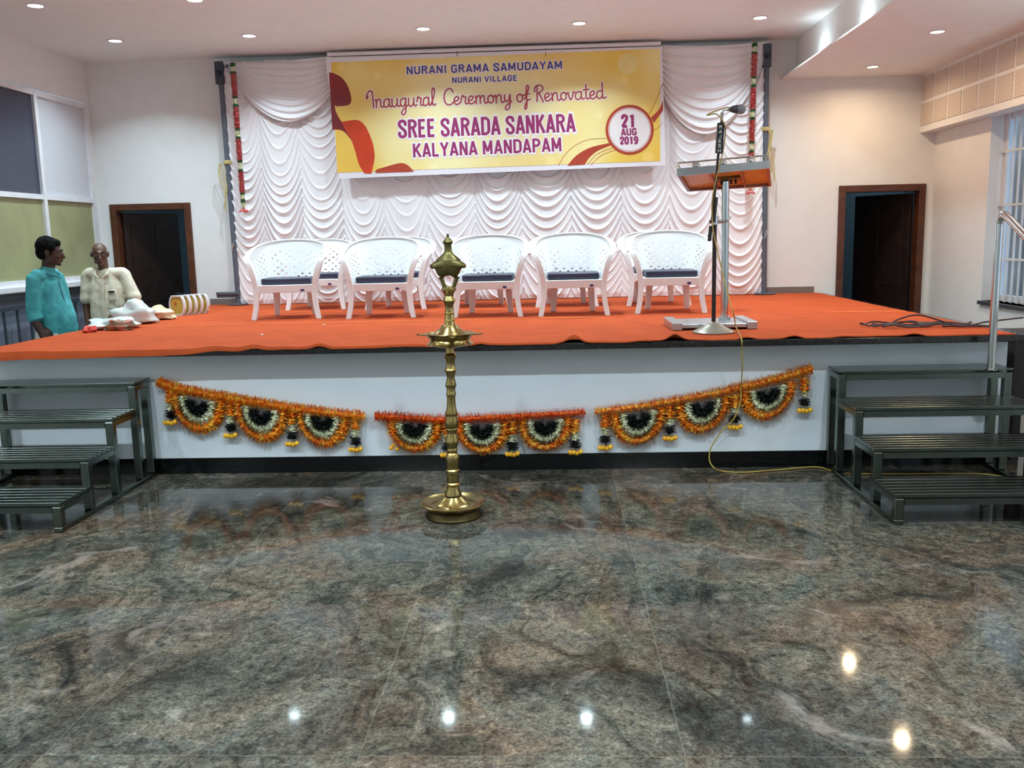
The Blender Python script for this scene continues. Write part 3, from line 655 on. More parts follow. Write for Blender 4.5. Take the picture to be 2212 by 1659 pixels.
# monoline script: x-height 1, ascender 2
SCR={'I':([[(.1,1.35),(-.05,1.05),(-.02,1.5),(.25,1.95),(.55,1.9),(.62,1.6)],[(.62,1.9),(.66,1.0),(.72,.0)]],.95),
'n':([[(0,.95),(.08,.6),(.08,0)],[(.08,.55),(.3,.95),(.55,.9),(.6,.5),(.6,.15),(.75,.02),(.95,.2)]],.95),
'a':([[(.62,.8),(.4,.98),(.1,.8),(.0,.4),(.12,.05),(.4,.05),(.6,.4),(.64,.95)],[(.64,.95),(.64,.3),(.75,.02),(.95,.15)]],.95),
'u':([[(.0,.95),(.0,.3),(.15,.02),(.4,.1),(.58,.5),(.6,.95)],[(.6,.95),(.6,.3),(.72,.02),(.92,.15)]],.95),
'g':([[(.62,.8),(.4,.98),(.1,.8),(.0,.4),(.15,.05),(.4,.1),(.6,.5),(.62,.95)],[(.62,.95),(.62,0),(.55,-.7),(.3,-.95),(.1,-.75),(.3,-.35),(.7,-.0),(.95,.2)]],.95),
'r':([[(.0,.5),(.15,1.1),(.28,.9),(.5,.88),(.42,.4),(.48,.05),(.7,.1)]],.72),
'l':([[(-.05,.2),(.25,.9),(.4,1.7),(.25,2.0),(.1,1.6),(.12,.4),(.25,.02),(.5,.15)]],.5),
'C':([[(.95,1.55),(.75,1.95),(.35,1.9),(.05,1.3),(.02,.6),(.25,.08),(.65,.02),(.95,.3)]],1.0),
'e':([[(.02,.4),(.35,.5),(.52,.75),(.35,.98),(.08,.75),(.03,.35),(.2,.02),(.5,.08),(.75,.35)]],.75),
'm':([[(0,.95),(.08,.6),(.08,0)],[(.08,.55),(.28,.95),(.48,.85),(.5,0)],[(.5,.55),(.7,.95),(.9,.85),(.94,.2),(1.08,.02),(1.25,.18)]],1.28),
'o':([[(.35,.97),(.08,.8),(.02,.35),(.25,.02),(.52,.2),(.58,.65),(.38,.97)],[(.5,.85),(.75,.8)]],.78),
'y':([[(.0,.95),(.02,.4),(.2,.1),(.42,.3),(.58,.95)],[(.58,.95),(.56,0),(.45,-.7),(.2,-.9),(.05,-.65),(.3,-.25),(.7,.1)]],.8),
'f':([[(.0,.3),(.35,1.2),(.5,1.8),(.35,2.0),(.24,1.6),(.24,.3),(.2,-.7),(.02,-.9),(.05,-.4),(.3,.1),(.6,.3)],[(.05,.9),(.5,.95)]],.62),
'R':([[(.15,0),(.2,1.0),(.22,1.85)],[(-.05,1.2),(.0,1.75),(.35,2.0),(.75,1.85),(.8,1.45),(.5,1.1),(.22,1.0)],[(.35,1.05),(.6,.5),(.8,-.1)]],.95),
'v':([[(.0,.95),(.1,.4),(.25,.02),(.45,.4),(.55,.98),(.75,.85)]],.75),
't':([[(.2,1.8),(.18,.4),(.3,.02),(.55,.15)],[(-.1,1.15),(.5,1.2)]],.55),
'd':([[(.6,.8),(.38,.98),(.08,.8),(.0,.4),(.15,.05),(.4,.05),(.58,.4)],[(.62,1.95),(.6,.3),(.72,.02),(.95,.15)]],.9),' ':([],.5)}
def script(txt,L_,R_,xh,wd,m,halo,d,name):
    W=sum(SCR[c][1] for c in txt)-.05; L2=Vector(L_); ax=Vector(R_)-L2; up=Vector((ax.y,-ax.x)).normalized()*xh; S_=[]; x=0
    for c in txt:
        for s_ in SCR[c][0]: S_.append([(q.x,q.y) for q in bez([tuple(L2+ax*((x+p[0])/W)+up*p[1]) for p in s_],6)])
        x+=SCR[c][1]
    ribs(S_,wd+4,name+'_outline',halo,d-.0009,True); ribs(S_,wd,name,m,d,True)
INKS=mat('ink_script_red',(168,62,50),.35)
script('Inaugural',(794,233.5),(941,227.5),18.5,3.3,INKS,INKW,.0056,'lettering')
script('Ceremony',(960,227),(1106,221),17.5,3.3,INKS,INKW,.0056,'lettering')
script('of',(1117,221),(1145,219.5),17.5,3.3,INKS,INKW,.0056,'lettering')
script('Renovated',(1157,219.5),(1307,212.5),17.5,3.3,INKS,INKW,.0056,'lettering')
# ------------------------------------------------------------------ hanging flower strings at both sides of the curtain
def hang(xt,yt,xb,yb,label,segs):
    a=at(xt,yt,Y=10.02); b=at(xb,yb,Y=10.02); o=thing('hanging_garland',label,'garland',tuple(a),'hanging flower strings at the curtain sides')
    H=a.z-b.z; z=0
    ms={'g':GREENP,'w':CREAMP,'r':REDP}; nm={'g':'green_ring','w':'cream_ring','r':'red_flower_roll'}
    MB().tube([(a.x,10.2,a.z+.01),(a.x,10.16,a.z+.03),a+Vector((0,0,.02)),b],.004,6).build('string',ROPE,o)
    tot=sum(l for _,l in segs)
    for c,l in segs:
        z2=z+l/tot*H; mb=MB(); n=max(2,int((z2-z)/.012)); r={'r':.036,'g':.034,'w':.028}[c]
        for i in range(n):
            zc=a.z-(z+(z2-z)*(i+.5)/n); ft=(a.z-zc)/H; cx=a.x+(b.x-a.x)*ft
            for k in range(10):
                t=2*PI*k/10+rng.rand(); u=Vector((math.cos(t),math.sin(t),0)); s_=Vector((-math.sin(t),math.cos(t),0))*.012; rr=r*(.85+.3*rng.rand()); dz=(rng.rand()-.5)*.016
                c0=Vector((cx,a.y,zc)); mb.add([c0+u*.3*r-s_,c0+u*rr-s_+Vector((0,0,dz)),c0+u*rr+s_+Vector((0,0,dz+.004)),c0+u*.3*r+s_],[(0,1,2,3)])
        f0=z/H; f1=z2/H; mb.tube([a.lerp(b,f0),a.lerp(b,f1)],r*.7,10); mb.build(nm[c],ms[c],o,False); z=z2
    mb=MB()
    for k in range(7):
        t=2*PI*k/7; mb.tube([b,b+Vector((.03*math.cos(t),.03*math.sin(t),-.04)),b+Vector((.05*math.cos(t),.05*math.sin(t),-.05+.02*(k%2)))],[.005,.008,.011],6)
    mb.build('tassel',REDP,o)
sg=[('g',8),('w',10),('g',4),('r',46),('g',4),('w',12),('g',6),('r',44),('g',5),('w',12),('g',5),('r',44),('g',5),('w',14),('g',5),('r',44),('g',4),('w',10),('g',7),('w',10)]
hang(503,136,526,448,'red, white and green flower string hanging beside the dark left pole',sg)
hang(1631,93,1621,408,'red, white and green flower string hanging beside the right pole behind the lectern',sg)
# ------------------------------------------------------------------ chairs: white plastic tub armchairs with a latticed wrap-round back
def chair_proto():
    o=thing('tub_armchair','','chair',(0,0,0),'white tub armchairs on the stage',local=True)
    # wrap-round back shell, parameter t 0..1 from left arm front round the back to right arm front
    def raw(t,h=.5):
        a=PI*t; c,s_=math.cos(a),math.sin(a); return -(.262+.085*h)*math.copysign(abs(c)**.72,c),-.175+(.41+.055*h)*abs(s_)**.62
    tt=np.linspace(0,1,801); xy=np.array([raw(t) for t in tt]); sl=np.concatenate([[0],np.cumsum(np.hypot(*np.diff(xy,axis=0).T))]); sl/=sl[-1]
    def plan(t,h):                              # h 0 bottom .. 1 top, t by arc length
        t=float(np.interp(t,sl,tt))
        a=PI*t; wx=.262+.085*h; dy=.235+.055*h
        c,s_=math.cos(a),math.sin(a)
        x=-wx*math.copysign(abs(c)**.72,c); y=-.175+(dy+.175)*abs(s_)**.62
        return x,y
    def top(t): return .545+.165*math.sin(PI*t)**.95
    zb=.315
    def P(t,h):
        x,y=plan(t,h); y+=.065*h*math.sin(PI*t); return Vector((x,y,zb+(top(t)-zb)*h))
    mb=MB()
    def quad(t0,t1,h0,h1): mb.add([P(t0,h0),P(t1,h0),P(t1,h1),P(t0,h1)],[(0,1,2,3)])
    nt=15; nh=4; hA,hB=.13,.77
    for i in range(nt):
        t0,t1=i/nt,(i+1)/nt
        for k in range(6):
            ta,tb=t0+(t1-t0)*k/6,t0+(t1-t0)*(k+1)/6
            quad(ta,tb,0,hA); quad(ta,tb,hB,1)
        solid=i in (0,4,10,14)
        for j in range(nh):
            h0=hA+(hB-hA)*j/nh; h1=hA+(hB-hA)*(j+1)/nh
            if solid:
                for k in range(6): quad(t0+(t1-t0)*k/6,t0+(t1-t0)*(k+1)/6,h0,h1)
                continue
            q=.44; U=lambda a,b_: P((t0+t1)/2+a*(t1-t0)/2,(h0+h1)/2+b_*(h1-h0)/2)
            for sa,sb in ((1,1),(1,-1),(-1,1),(-1,-1)):   # diagonal slats
                mb.add([U(sa*1,sb*(1-q)),U(sa*(1-q),sb*1),U(0,sb*q),U(sa*q,0)],[(0,1,2,3) if sa*sb>0 else (3,2,1,0)])
            for (a,b_),(c,d_),(e,f_) in (((1-q,1),(q-1,1),(0,q)),((1,q-1),(1,1-q),(q,0)),((q-1,-1),(1-q,-1),(0,-q)),((-1,1-q),(-1,q-1),(-q,0))):
                mb.add([U(a,b_),U(c,d_),U(e,f_)],[(0,1,2)])
    b=mb.build('backrest',PLAST,o,False)
    wd=b.modifiers.new('weld','WELD'); wd.merge_threshold=.0008
    s_=b.modifiers.new('thickness','SOLIDIFY'); s_.thickness=.007; s_.offset=0
    # rolled top rim, ends turn down into the front legs
    rim=[P(t,1) for t in np.linspace(0,1,41)]
    rm=MB(); seg=10; vs=[]; 
    for i,p in enumerate(rim):
        c=Vector((0,.02,p.z)); out=(Vector((p.x,p.y-.02,0))).normalized(); w_=.030-.002*math.sin(PI*i/40)
        for k in range(seg):
            a=2*PI*k/seg; vs.append(p+out*(.012+math.cos(a)*w_)+Vector((0,0,math.sin(a)*.011-.006*(math.cos(a))+.004)))
    fs=[(i*seg+k,i*seg+(k+1)%seg,(i+1)*seg+(k+1)%seg,(i+1)*seg+k) for i in range(40) for k in range(seg)]+[tuple(range(seg))[::-1],tuple(40*seg+k for k in range(seg))]
    rm.add(vs,fs); rm.build('top_rim',PLAST,o)
    # back uprights fill the solid strips
    # seat
    se=MB(); n=24; pl=[(-.235,-.225),(.235,-.225)]+[(.245*math.cos(a),-.02+.235*math.sin(a)) for a in np.linspace(.0,PI,n)]
    se.prism(pl,lambda a,b_,d:(a,b_,d),.288,.312); bevel(se.build('seat',PLAST,o,True),.006)
    # front apron with arch
    ar=[(-.262,.312),(-.262,.20),(-.245,.20),(-.235,.225)]+[(-.235+.03*(1-math.cos(a)),.225+.018*math.sin(a)) for a in np.linspace(.3,PI/2,4)]+[(.205-.0+.03*math.cos(a),.225+.018*math.sin(a)) for a in np.linspace(PI/2,.3,4)]+[(.235,.225),(.245,.20),(.262,.20),(.262,.312)]
    bevel(MB().prism(ar,lambda a,b_,d:(a,d,b_),-.262,-.228).build('apron',PLAST,o,True),.004)
    for s in (-1,1):
        ar2=[(-.24,.305),(-.24,.235),(.17,.235),(.17,.305)]
        bevel(MB().prism(ar2,lambda a,b_,d:(s*d,a,b_),.236,.256).build('side_rail',PLAST,o,True),.004)
    def strip_leg(path,wd,th,name):
        P_=bez(path,5); n=len(P_); vs=[]; mb=MB()
        for i,p in enumerate(P_):
            f=i/(n-1); w_=wd[0]*(1-f)+wd[1]*f; h_=th
            for dx,dy in ((-.5,-.5),(.5,-.5),(.5,.5),(-.5,.5)): vs.append(p+Vector((dx*w_,dy*h_,0)))
        fs=[(i*4+k,i*4+(k+1)%4,(i+1)*4+(k+1)%4,(i+1)*4+k) for i in range(n-1) for k in range(4)]+[(0,1,2,3)[::-1],tuple((n-1)*4+k for k in range(4))]
        return bevel(mb.add(vs,fs).build(name,PLAST,o,True),.006,2)
    for s in (-1,1):
        strip_leg([(s*.345,-.185,.552),(s*.335,-.222,.535),(s*.305,-.240,.47),(s*.280,-.246,.38),(s*.264,-.246,.29),(s*.262,-.25,.20),(s*.272,-.258,.10),(s*.292,-.27,.0)],(.052,.044),.05,'front_leg')
        strip_leg([(s*.165,.185,.30),(s*.172,.20,.15),(s*.182,.225,0)],(.066,.050),.034,'rear_leg')
    bd=MB().lathe([(.017,0),(.019,.003),(.012,.004)],(0,0,0),20,sy=.55); bd.v=[(x+.155,-.262-z,.262+y) for x,y,z in bd.v]; bd.build('maker_badge',mat('badge_blue',(60,56,120),.35),o,label='small oval blue maker badge')
    return o
def cushion_proto():
    mb=MB(); n=9; w_,d_,h_=.225,.20,.058
    mb.box((-w_,-.205,.313),(w_,.175,.313+h_)); c=mb.build('seat_cushion',NAVY); bevel(c,.014,3)
    return c
ch0=chair_proto(); cu0=cushion_proto()
def Sxy(px,py): p=at(px,py,Z=S+.007); return p
CH=[ # foot left px, foot right px, label
((552,691),(687.5,689),0.10,'leftmost white tub armchair of the front row, turned slightly to the right'),
((753,688),(895,687),0.05,'white tub armchair second from the left in the front row'),
((983,687.5),(1124,683),0.0,'white tub armchair in the middle of the front row, behind the brass lamp'),
((1168,684),(1313,681),0.0,'white tub armchair second from the right in the front row'),
((1376,679),(1523,675),-0.06,'rightmost white tub armchair of the front row, beside the microphone stand'),
((624,668),(744,671),0.02,'white tub armchair of the rear row, seen behind the leftmost front armchair'),
((796,670),(914,668),-0.04,'white tub armchair of the rear row, behind the second front armchair'),
((981,667),(1096,664),0.0,'white tub armchair of the rear row, hidden behind the middle front armchair'),
((1163,665),(1287,662),0.0,'white tub armchair of the rear row, mostly behind the second front armchair from the right'),
((1361,662),(1486,659),0.0,'white tub armchair of the rear row, behind the rightmost front armchair')]
for k,(a,b_,rz,lb) in enumerate(CH):
    A=Sxy(*a); B=Sxy(*b_); mid=(A+B)/2
    if k>=5: mid.y=min(mid.y,9.75)
    r=ch0 if k==0 else copy_tree(ch0)
    r.rotation_euler=(0,0,rz); r.location=Vector((mid.x,mid.y,S+.007))+Matrix.Rotation(rz,3,'Z')@Vector((0,.272,0)); r['label']=lb
    c=cu0 if k==0 else cu0.copy()
    if k: col.objects.link(c)
    c.location=r.location; c.rotation_euler=(0,0,rz+(.0,.0,.0,.0,.05,0,0,0,0,0)[k])
    tag(c,'dark navy cushion on the '+lb.replace('white tub ','').split(', ')[0]+({6:', behind the second front one',7:', behind the middle front one',8:', behind the fourth front one',9:', behind the rightmost front one',5:', behind the leftmost front one'}.get(k,'')),'cushion','navy cushions on the armchairs')
# ------------------------------------------------------------------ brass oil lamp
LB=at(980,1113,Z=0); LTX=at(967,506,Y=LB.y).x; LTZ=at(967,506,Y=LB.y).z
lamp=thing('brass_oil_lamp','tall brass oil lamp with turned stem and two dishes standing on the granite floor','lamp',(LB.x,LB.y,0))
SPX=1/374.0
def zz(py): return at(975,py,Y=LB.y).z
def lx(z): return LB.x+(LTX-LB.x)*z/LTZ
def lat(name,prof,m,seg=36,sy=1,zoff=0):       # prof: list of (half width px, z metres)
    mb=MB(); mb.lathe([(max(r,.3)*SPX,z) for r,z in prof],(0,0,0),seg,sy); mb.v=[(x+lx(z),y+LB.y,z) for x,y,z in mb.v]
    return mb.build(name,m,lamp,True,ang=30)
lat('foot',[(40,0.0),(62,0.0),(63,.008),(60,.02),(56,.045),(50,.062),(30,.066)],BRASS_SHADE)
lat('base_dish',[(56,.05),(66,.062),(71,.078),(72,.084),(70,.087),(64,.080),(54,.072),(46,.072),(36,.086),(26,.105),(20,.118)],BRASS,48)
stem=[(78,1361),(74,1340),(58,1310),(53,1285),(58,1272),(64,1262),(54,1250),(55,1178),(64,1168),(64,1142),(55,1130),(56,1100),(60,1075),(64,1040),(60,1010),(43,985),(43,975),(48,968),(48,958),(42,945),(52,905),(64,885),(60,860),(48,825),(44,812),(44,800),(48,790),(54,775),(50,765),(58,750),(64,720),(56,690),(50,655),(57,640),(58,632),(46,595),(39,545),(38,480),(44,470),(44,452),(39,442),(41,400),(49,388),(50,375),(42,352),(35,310),(42,275),(54,252),(54,244),(44,228),(37,188),(43,150),(56,125),(56,115),(44,98),(38,85),(40,40)]
lat('lower_stem',[(r/4.146*1.0,zz(740+y/4.146)) for r,y in stem],BRASS)
zD=zz(480+1325/5.53)
lat('upper_dish',[(20,zz(480+1482/5.53)),(33,zz(480+1478/5.53)),(47,zz(480+1462/5.53)),(50,zz(480+1452/5.53)),(44,zz(480+1425/5.53)),(42,zz(480+1400/5.53)),(46,zz(480+1372/5.53)),(52,zD-.004),(53,zD),(51,zD+.002),(47,zD-.006),(38,zD-.008),(30,zD+.012),(22,zD+.028),(16,zD+.05)],BRASS,48)
for k in range(5):
    a=math.radians(2+72*k) if k else 0
for a in (0,PI,PI/2*3.0+.2,PI/3,2*PI/3):
    u=Vector((math.cos(a),math.sin(a),0)); c=Vector((lx(zD),LB.y,zD-.002)); w_=Vector((-u.y,u.x,0))
    mb=MB(); mb.add([c+u*.125-w_*.028,c+u*.145-w_*.018,c+u*.170-w_*.010,c+u*.190,c+u*.170+w_*.010,c+u*.145+w_*.018,c+u*.125+w_*.028,c+u*.15+Vector((0,0,-.006))],[(0,1,7),(1,2,7),(2,3,7),(3,4,7),(4,5,7),(5,6,7),(6,0,7)])
    sp=mb.build('wick_spout',BRASS,lamp,True); q=sp.modifiers.new('t','SOLIDIFY'); q.thickness=.006
up=[(100,1262),(92,1245),(66,1228),(56,1182),(66,1170),(62,1160),(52,1100),(60,1084),(56,1074),(50,1030),(50,990),(62,962),(76,936),(64,905),(54,882),(60,845),(76,826),(86,812),(86,785),(78,775)]
lat('upper_stem',[(r/5.53,zz(480+y/5.53)) for r,y in up],BRASS)
# crowning ornament: two prongs, a lobed body and a turned finial
def hz(y): return zz(480+y/5.53)
def hx(x,y): return lx(hz(y))+(x-604)/5.53*SPX
for pr in ([(560,776),(545,740),(530,690),(510,650)],[(660,776),(672,740),(690,690),(712,650)]):
    MB().tube(bez([(hx(x,y),LB.y,hz(y)) for x,y in pr],4),[.0085]*(3*4)+[.013],10,sx=1.4).build('prong',BRASSD,lamp)
MB().tube([(hx(545,772),LB.y,hz(772)),(hx(675,772),LB.y,hz(772))],.006,8).build('cross_bar',BRASSD,lamp)
out=[(552,400),(520,425),(470,452),(415,485),(392,510),(390,532),(405,550),(440,552),(455,575),(470,615),(500,650),(530,668),(556,655),(575,642),(630,642),(650,655),(680,668),(700,650),(730,615),(750,575),(765,552),(795,550),(812,530),(808,508),(785,485),(740,455),(690,428),(650,400)]
oc=bez(out,4,closed=True); ctr=Vector((602,520,0)); mb=MB(); vs=[]; L_=8
for k in range(L_+1):
    th=-PI/2+PI*k/L_; f=math.cos(th)**.45 if abs(k-L_/2)<L_/2 else .12
    for p in oc:
        q=ctr+(Vector((p.x,p.y,0))-ctr)*max(.12,f); vs.append((hx(q.x,q.y),LB.y+.042*math.sin(th)*(1.0),hz(q.y)))
n=len(oc); fs=[(k*n+i,k*n+(i+1)%n,(k+1)*n+(i+1)%n,(k+1)*n+i) for k in range(L_) for i in range(n)]+[tuple(range(n))[::-1],tuple(L_*n+i for i in range(n))]
mb.add(vs,fs).build('lobed_body',BRASSD,lamp,ang=60)
fin=[(150,455),(120,425),(84,395),(60,375),(46,345),(42,270),(50,255),(60,242),(62,236),(52,222),(36,205),(20,185),(15,165),(15,140)]
lat('finial',[(r/5.53,hz(y)) for r,y in fin],BRASSD,24,sy=.6)
# ------------------------------------------------------------------ lectern
SB=S+.0085
lc=thing('lectern','steel lectern with a tilted wooden reading tray on one pole and a flat base','lectern',(1.27,6.8,SB))
fl_,fr_=at(1456,716,Z=SB),at(1650,716,Z=SB); bw_=.60; cxl=(fl_.x+fr_.x)/2; Yf=6.50; Yb=7.0
BL_,BR_=cxl-.31,cxl+.30
for x in (BL_,BR_-.075): bevel(MB().box((x,Yf,SB),(x+.075,Yb,SB+.055)).build('base_rail',LSTEEL,lc,False),.004)
bevel(MB().box((BL_+.075,Yf+.01,SB+.012),(BR_-.075,Yb-.03,SB+.042)).build('base_plate',LSTEEL,lc,False),.004)
pb_=Vector((1.285,6.78,SB+.04)); ptp=at(1567,392,Y=6.76); MB().tube([pb_,ptp],.028,18).build('pole',CHROME,lc)
MB().tube([pb_,pb_+Vector((0,0,.03))],.045,18).build('pole_collar',CHROME,lc)
A_,B_,C_,D_=at(1464,378,Y=6.5),at(1662,361,Y=6.5),at(1666,399,Y=6.97),at(1485,411,Y=6.97)
UNDER=mat('varnished_board',(222,164,70),.35,var=.3,scale=5,c2=(190,124,44))
nrm=(B_-A_).cross(D_-A_).normalized()
if nrm.z<0: nrm=-nrm
def slab4(q,t0,t1): 
    vs=[p+nrm*t0 for p in q]+[p+nrm*t1 for p in q]; return MB().add(vs,[(3,2,1,0),(4,5,6,7)]+[(i,(i+1)%4,(i+1)%4+4,i+4) for i in range(4)])
def lerp2(u,v): return (A_*(1-u)+B_*u)*(1-v)+(D_*(1-u)+C_*u)*v
slab4([A_,B_,C_,D_],.006,.022).build('tray_board',UNDER,lc,False)
FRAMEM=mat('tray_frame',(150,112,104),.35,.6)
for q in (((0,0),(.035,0),(.035,1),(0,1)),((.97,0),(1,0),(1,1),(.97,1)),((0,.955),(1,.955),(1,1),(0,1)),((.34,0),(.362,0),(.362,1),(.34,1)),((.68,0),(.70,0),(.70,1),(.68,1))):
    slab4([lerp2(*p) for p in q],-.012,.006).build('tray_batten',FRAMEM,lc,False)
slab4([lerp2(-.004,-.03),lerp2(1.004,-.03),lerp2(1.004,-.002),lerp2(-.004,-.002)],-.012,.042).build('front_edge',LSTEEL,lc,False)
mp_=lerp2(.5,.52); slab4([lerp2(.38,.38),lerp2(.66,.38),lerp2(.66,.6),lerp2(.38,.6)],-.006,.006).build('mounting_plate',BRASSD,lc,False)
for u in (.44,.49,.55,.60): MB().tube([lerp2(u,.55)-nrm*.03,lerp2(u,.55)],.008,8).build('bolt',GRAN,lc)
ra,rb=lerp2(.01,.01)+nrm*.085,lerp2(.99,.01)+nrm*.085
MB().tube([ra,rb],.006,10).build('guard_rail',CHROME,lc)
for u in (.01,.99): MB().tube([lerp2(u,.01)+nrm*.03,lerp2(u,.01)+nrm*.088],.005,8).tube([lerp2(u,.01)+nrm*.088,lerp2(u+(.03 if u<.5 else -.03),.04)+nrm*.03],.004,8).build('rail_post',CHROME,lc)
for u in (.205,.50,.80):
    b0=lerp2(u,.02)+nrm*.058; MB().ell(b0,.028,18,12).tube([b0-nrm*.028,b0+nrm*.03],.006,8).build('rail_ball',CHROME,lc)
# ------------------------------------------------------------------ microphone stand
mc=at(1539,717,Z=SB); YM=6.32; mc=Vector((at(1539,717,Z=SB).x,YM,SB))
ms=thing('microphone_stand','upright microphone stand with domed grey base before the lectern','microphone stand',tuple(mc))
MSG=mat('stand_grey_enamel',(148,142,128),.28,.3); MSD=mat('stand_dark_steel',(60,52,50),.35,.7)
MB().lathe([(.143,0),(.145,.008),(.130,.018),(.095,.032),(.06,.052),(.035,.066),(.02,.07),(.015,.075)],tuple(mc),40).build('domed_base',MSG,ms)
ptop=at(1544,476,Y=YM); MB().tube([mc+Vector((0,0,.06)),ptop],.0145,14).build('pole',MSD,ms)
MB().tube([ptop-Vector((0,0,.03)),ptop+Vector((0,0,.03))],.024,14).tube([ptop+Vector((-.04,0,-.01)),ptop+Vector((.06,0,-.01))],.012,10).tube([ptop+Vector((.05,0,-.01)),ptop+Vector((.075,-.01,-.012)),ptop+Vector((.105,-.02,.02))],.006,8).build('clamp',CHROME,ms)
bA,bB=at(1532,521,Y=YM-.03),at(1543,430,Y=YM-.03); bC=at(1552,330,Y=YM-.03)
b1=at(1559,262,Y=YM-.03)
MB().tube([at(1540,480,Y=YM-.03),at(1546,426,Y=YM-.03)],.017,12).build('boom_sleeve',MSD,ms)
MB().tube([bB,bC,b1],.0085,10).build('boom_arm',MSD,ms)
MB().tube([bA,at(1536,488,Y=YM-.03)],.013,10).build('counterweight',BLACK,ms)
MB().tube([b1,at(1560,243,Y=YM-.03)],.011,10).build('neck_joint',CHROME,ms)
mcp=at(1589,236,Y=YM-.05)
gn=bez([at(1560,246,Y=YM-.03),at(1564,238,Y=YM-.03),at(1574,238,Y=YM-.04),mcp],6); MB().tube(gn,.006,8).build('gooseneck',CHROME,ms)
mic=thing('microphone','dark grey microphone with round head clipped on the stand','microphone',tuple(mcp))
dr_=Vector((.9,-.3,-.05)).normalized(); MB().tube([mcp-dr_*.04,mcp-dr_*.015,mcp+dr_*.01,mcp+dr_*.025],[.014,.024,.028,.029],14).build('body',mat('mic_grey',(70,68,72),.4),mic)
MB().ell(mcp+dr_*.035,(.033,.033,.033),14,10).build('grille_head',mat('mic_mesh',(150,150,156),.4,.7,bump=.6,bscale=300),mic)
# name board strapped to the stand
na=at(1547,333,Y=YM-.065); nb=at(1565,262,Y=YM-.065)
sgn=thing('name_board','black upright name board strapped to the microphone stand','sign',tuple(na))
def sp(px,py,d=0): p=at(px,py,Y=YM-.065-d); return p
ax_=Vector((1563-1552.5,264-331)).normalized()
q=[(1546.5,330),(1561,331.5),(1565.5,264),(1551,265)]
mb=MB(); vs=[sp(x,y,.0) for x,y in q]+[sp(x,y,0)+Vector((0,.035,0)) for x,y in q]; mb.add(vs,[(0,1,2,3),(7,6,5,4)]+[((i+1)%4,i,i+4,(i+1)%4+4) for i in range(4)]); mb.build('board',mat('sign_black',(26,28,38),.4),sgn,False)
SC_=mat('sign_cream',(226,224,206),.4)
for k,ch in enumerate('RAJESH'):
    yy=277.5+k*10.3; xx=1558.0-(yy-264)*.067; block(ch,(xx-3.6,yy),(xx+3.6,yy),7.2,1.5,SC_,None,.0015,'lettering',fn=sp,parent=sgn)
# cables
def cable(name,pts,r,m,label,cat='cable',n=8): return tag(MB().tube(bez(pts,n),r,7).build(name,m),label,cat)
yc=[mcp-dr_*.05,at(1572,232,Y=YM-.04),at(1545,240,Y=YM-.03),at(1527,249,Y=YM-.05),at(1545,246,Y=YM-.06),at(1556,254,Y=YM-.09),at(1567,280,Y=YM-.05),at(1560,335,Y=YM-.06),at(1546,390,Y=YM-.055),at(1538,440,Y=YM-.055),at(1541,500,Y=YM-.05),at(1552,550,Y=6.25),at(1568,620,Y=6.15),at(1585,680,Y=6.02)]
e0=at(1597,712,Z=SB+.006); yc+=[e0+Vector((-.01,.08,.02)),Vector((at(1601,742,Y=SLY-.02).x,SLY-.02,S+.014)),at(1602.5,756,Y=SLY-.03),at(1603.5,790,Y=SLY),at(1601,838,Y=FY-.095),at(1599,870,Y=FY-.09),at(1585,905,Y=FY-.09),at(1560,930,Y=FY-.07),at(1537,965,Y=FY-.05),at(1532,990,Y=FY-.06)]
g0=[at(1540,1008,Z=.05),at(1562,1018,Z=.008),at(1610,1020,Z=.008),at(1690,1014,Z=.008),at(1760,1005,Z=.008)]
g1=[Vector((1.9,5.90,.008)),Vector((2.2,5.86,.008)),Vector((2.6,5.85,.008)),Vector((2.85,5.80,.008)),Vector((3.05,5.5,.008))]
for p in g0: p.y=min(p.y,FY-.06)
cable('microphone_cable',yc+g0+g1,.0042,YCABLE,'thin yellow cable running from the microphone down the stage front to the floor')
hp=[]
for k in range(3):
    pts=[]
    for i in range(15):
        a=2*PI*i/15; pts.append((2.42+.10*k+ (.22+.05*k)*math.cos(a),6.52-.06*k+.085*math.sin(a+k*.3),SB+.012+.008*((i+k)%3)))
    hp.append(bez(pts,4,closed=True))
pm=MB()
for k,h in enumerate(hp): pm.tube(h,.006,6,closed=True)
arcp=bez([(2.36,6.45,SB+.01),(2.46,6.48,SB+.055),(2.58,6.48,SB+.08),(2.70,6.46,SB+.05),(2.80,6.42,SB+.01)],6); pm.tube(arcp,.006,6)
pm.tube(bez([(2.72,6.40,SB+.01),(2.85,6.30,SB+.012),(3.0,6.28,SB+.012),(2.86,6.34,SB+.02),(2.70,6.33,SB+.012),(2.92,6.38,SB+.016),(3.02,6.40,SB+.03),(3.3,6.46,SB+.05)],6),.006,6)
pm.ell((2.62,6.42,SB+.02),(.06,.025,.018),12,8)
tag(pm.build('cable_heap',PCABLE),'loose heap of dark coiled cables on the right end of the carpet','cable')
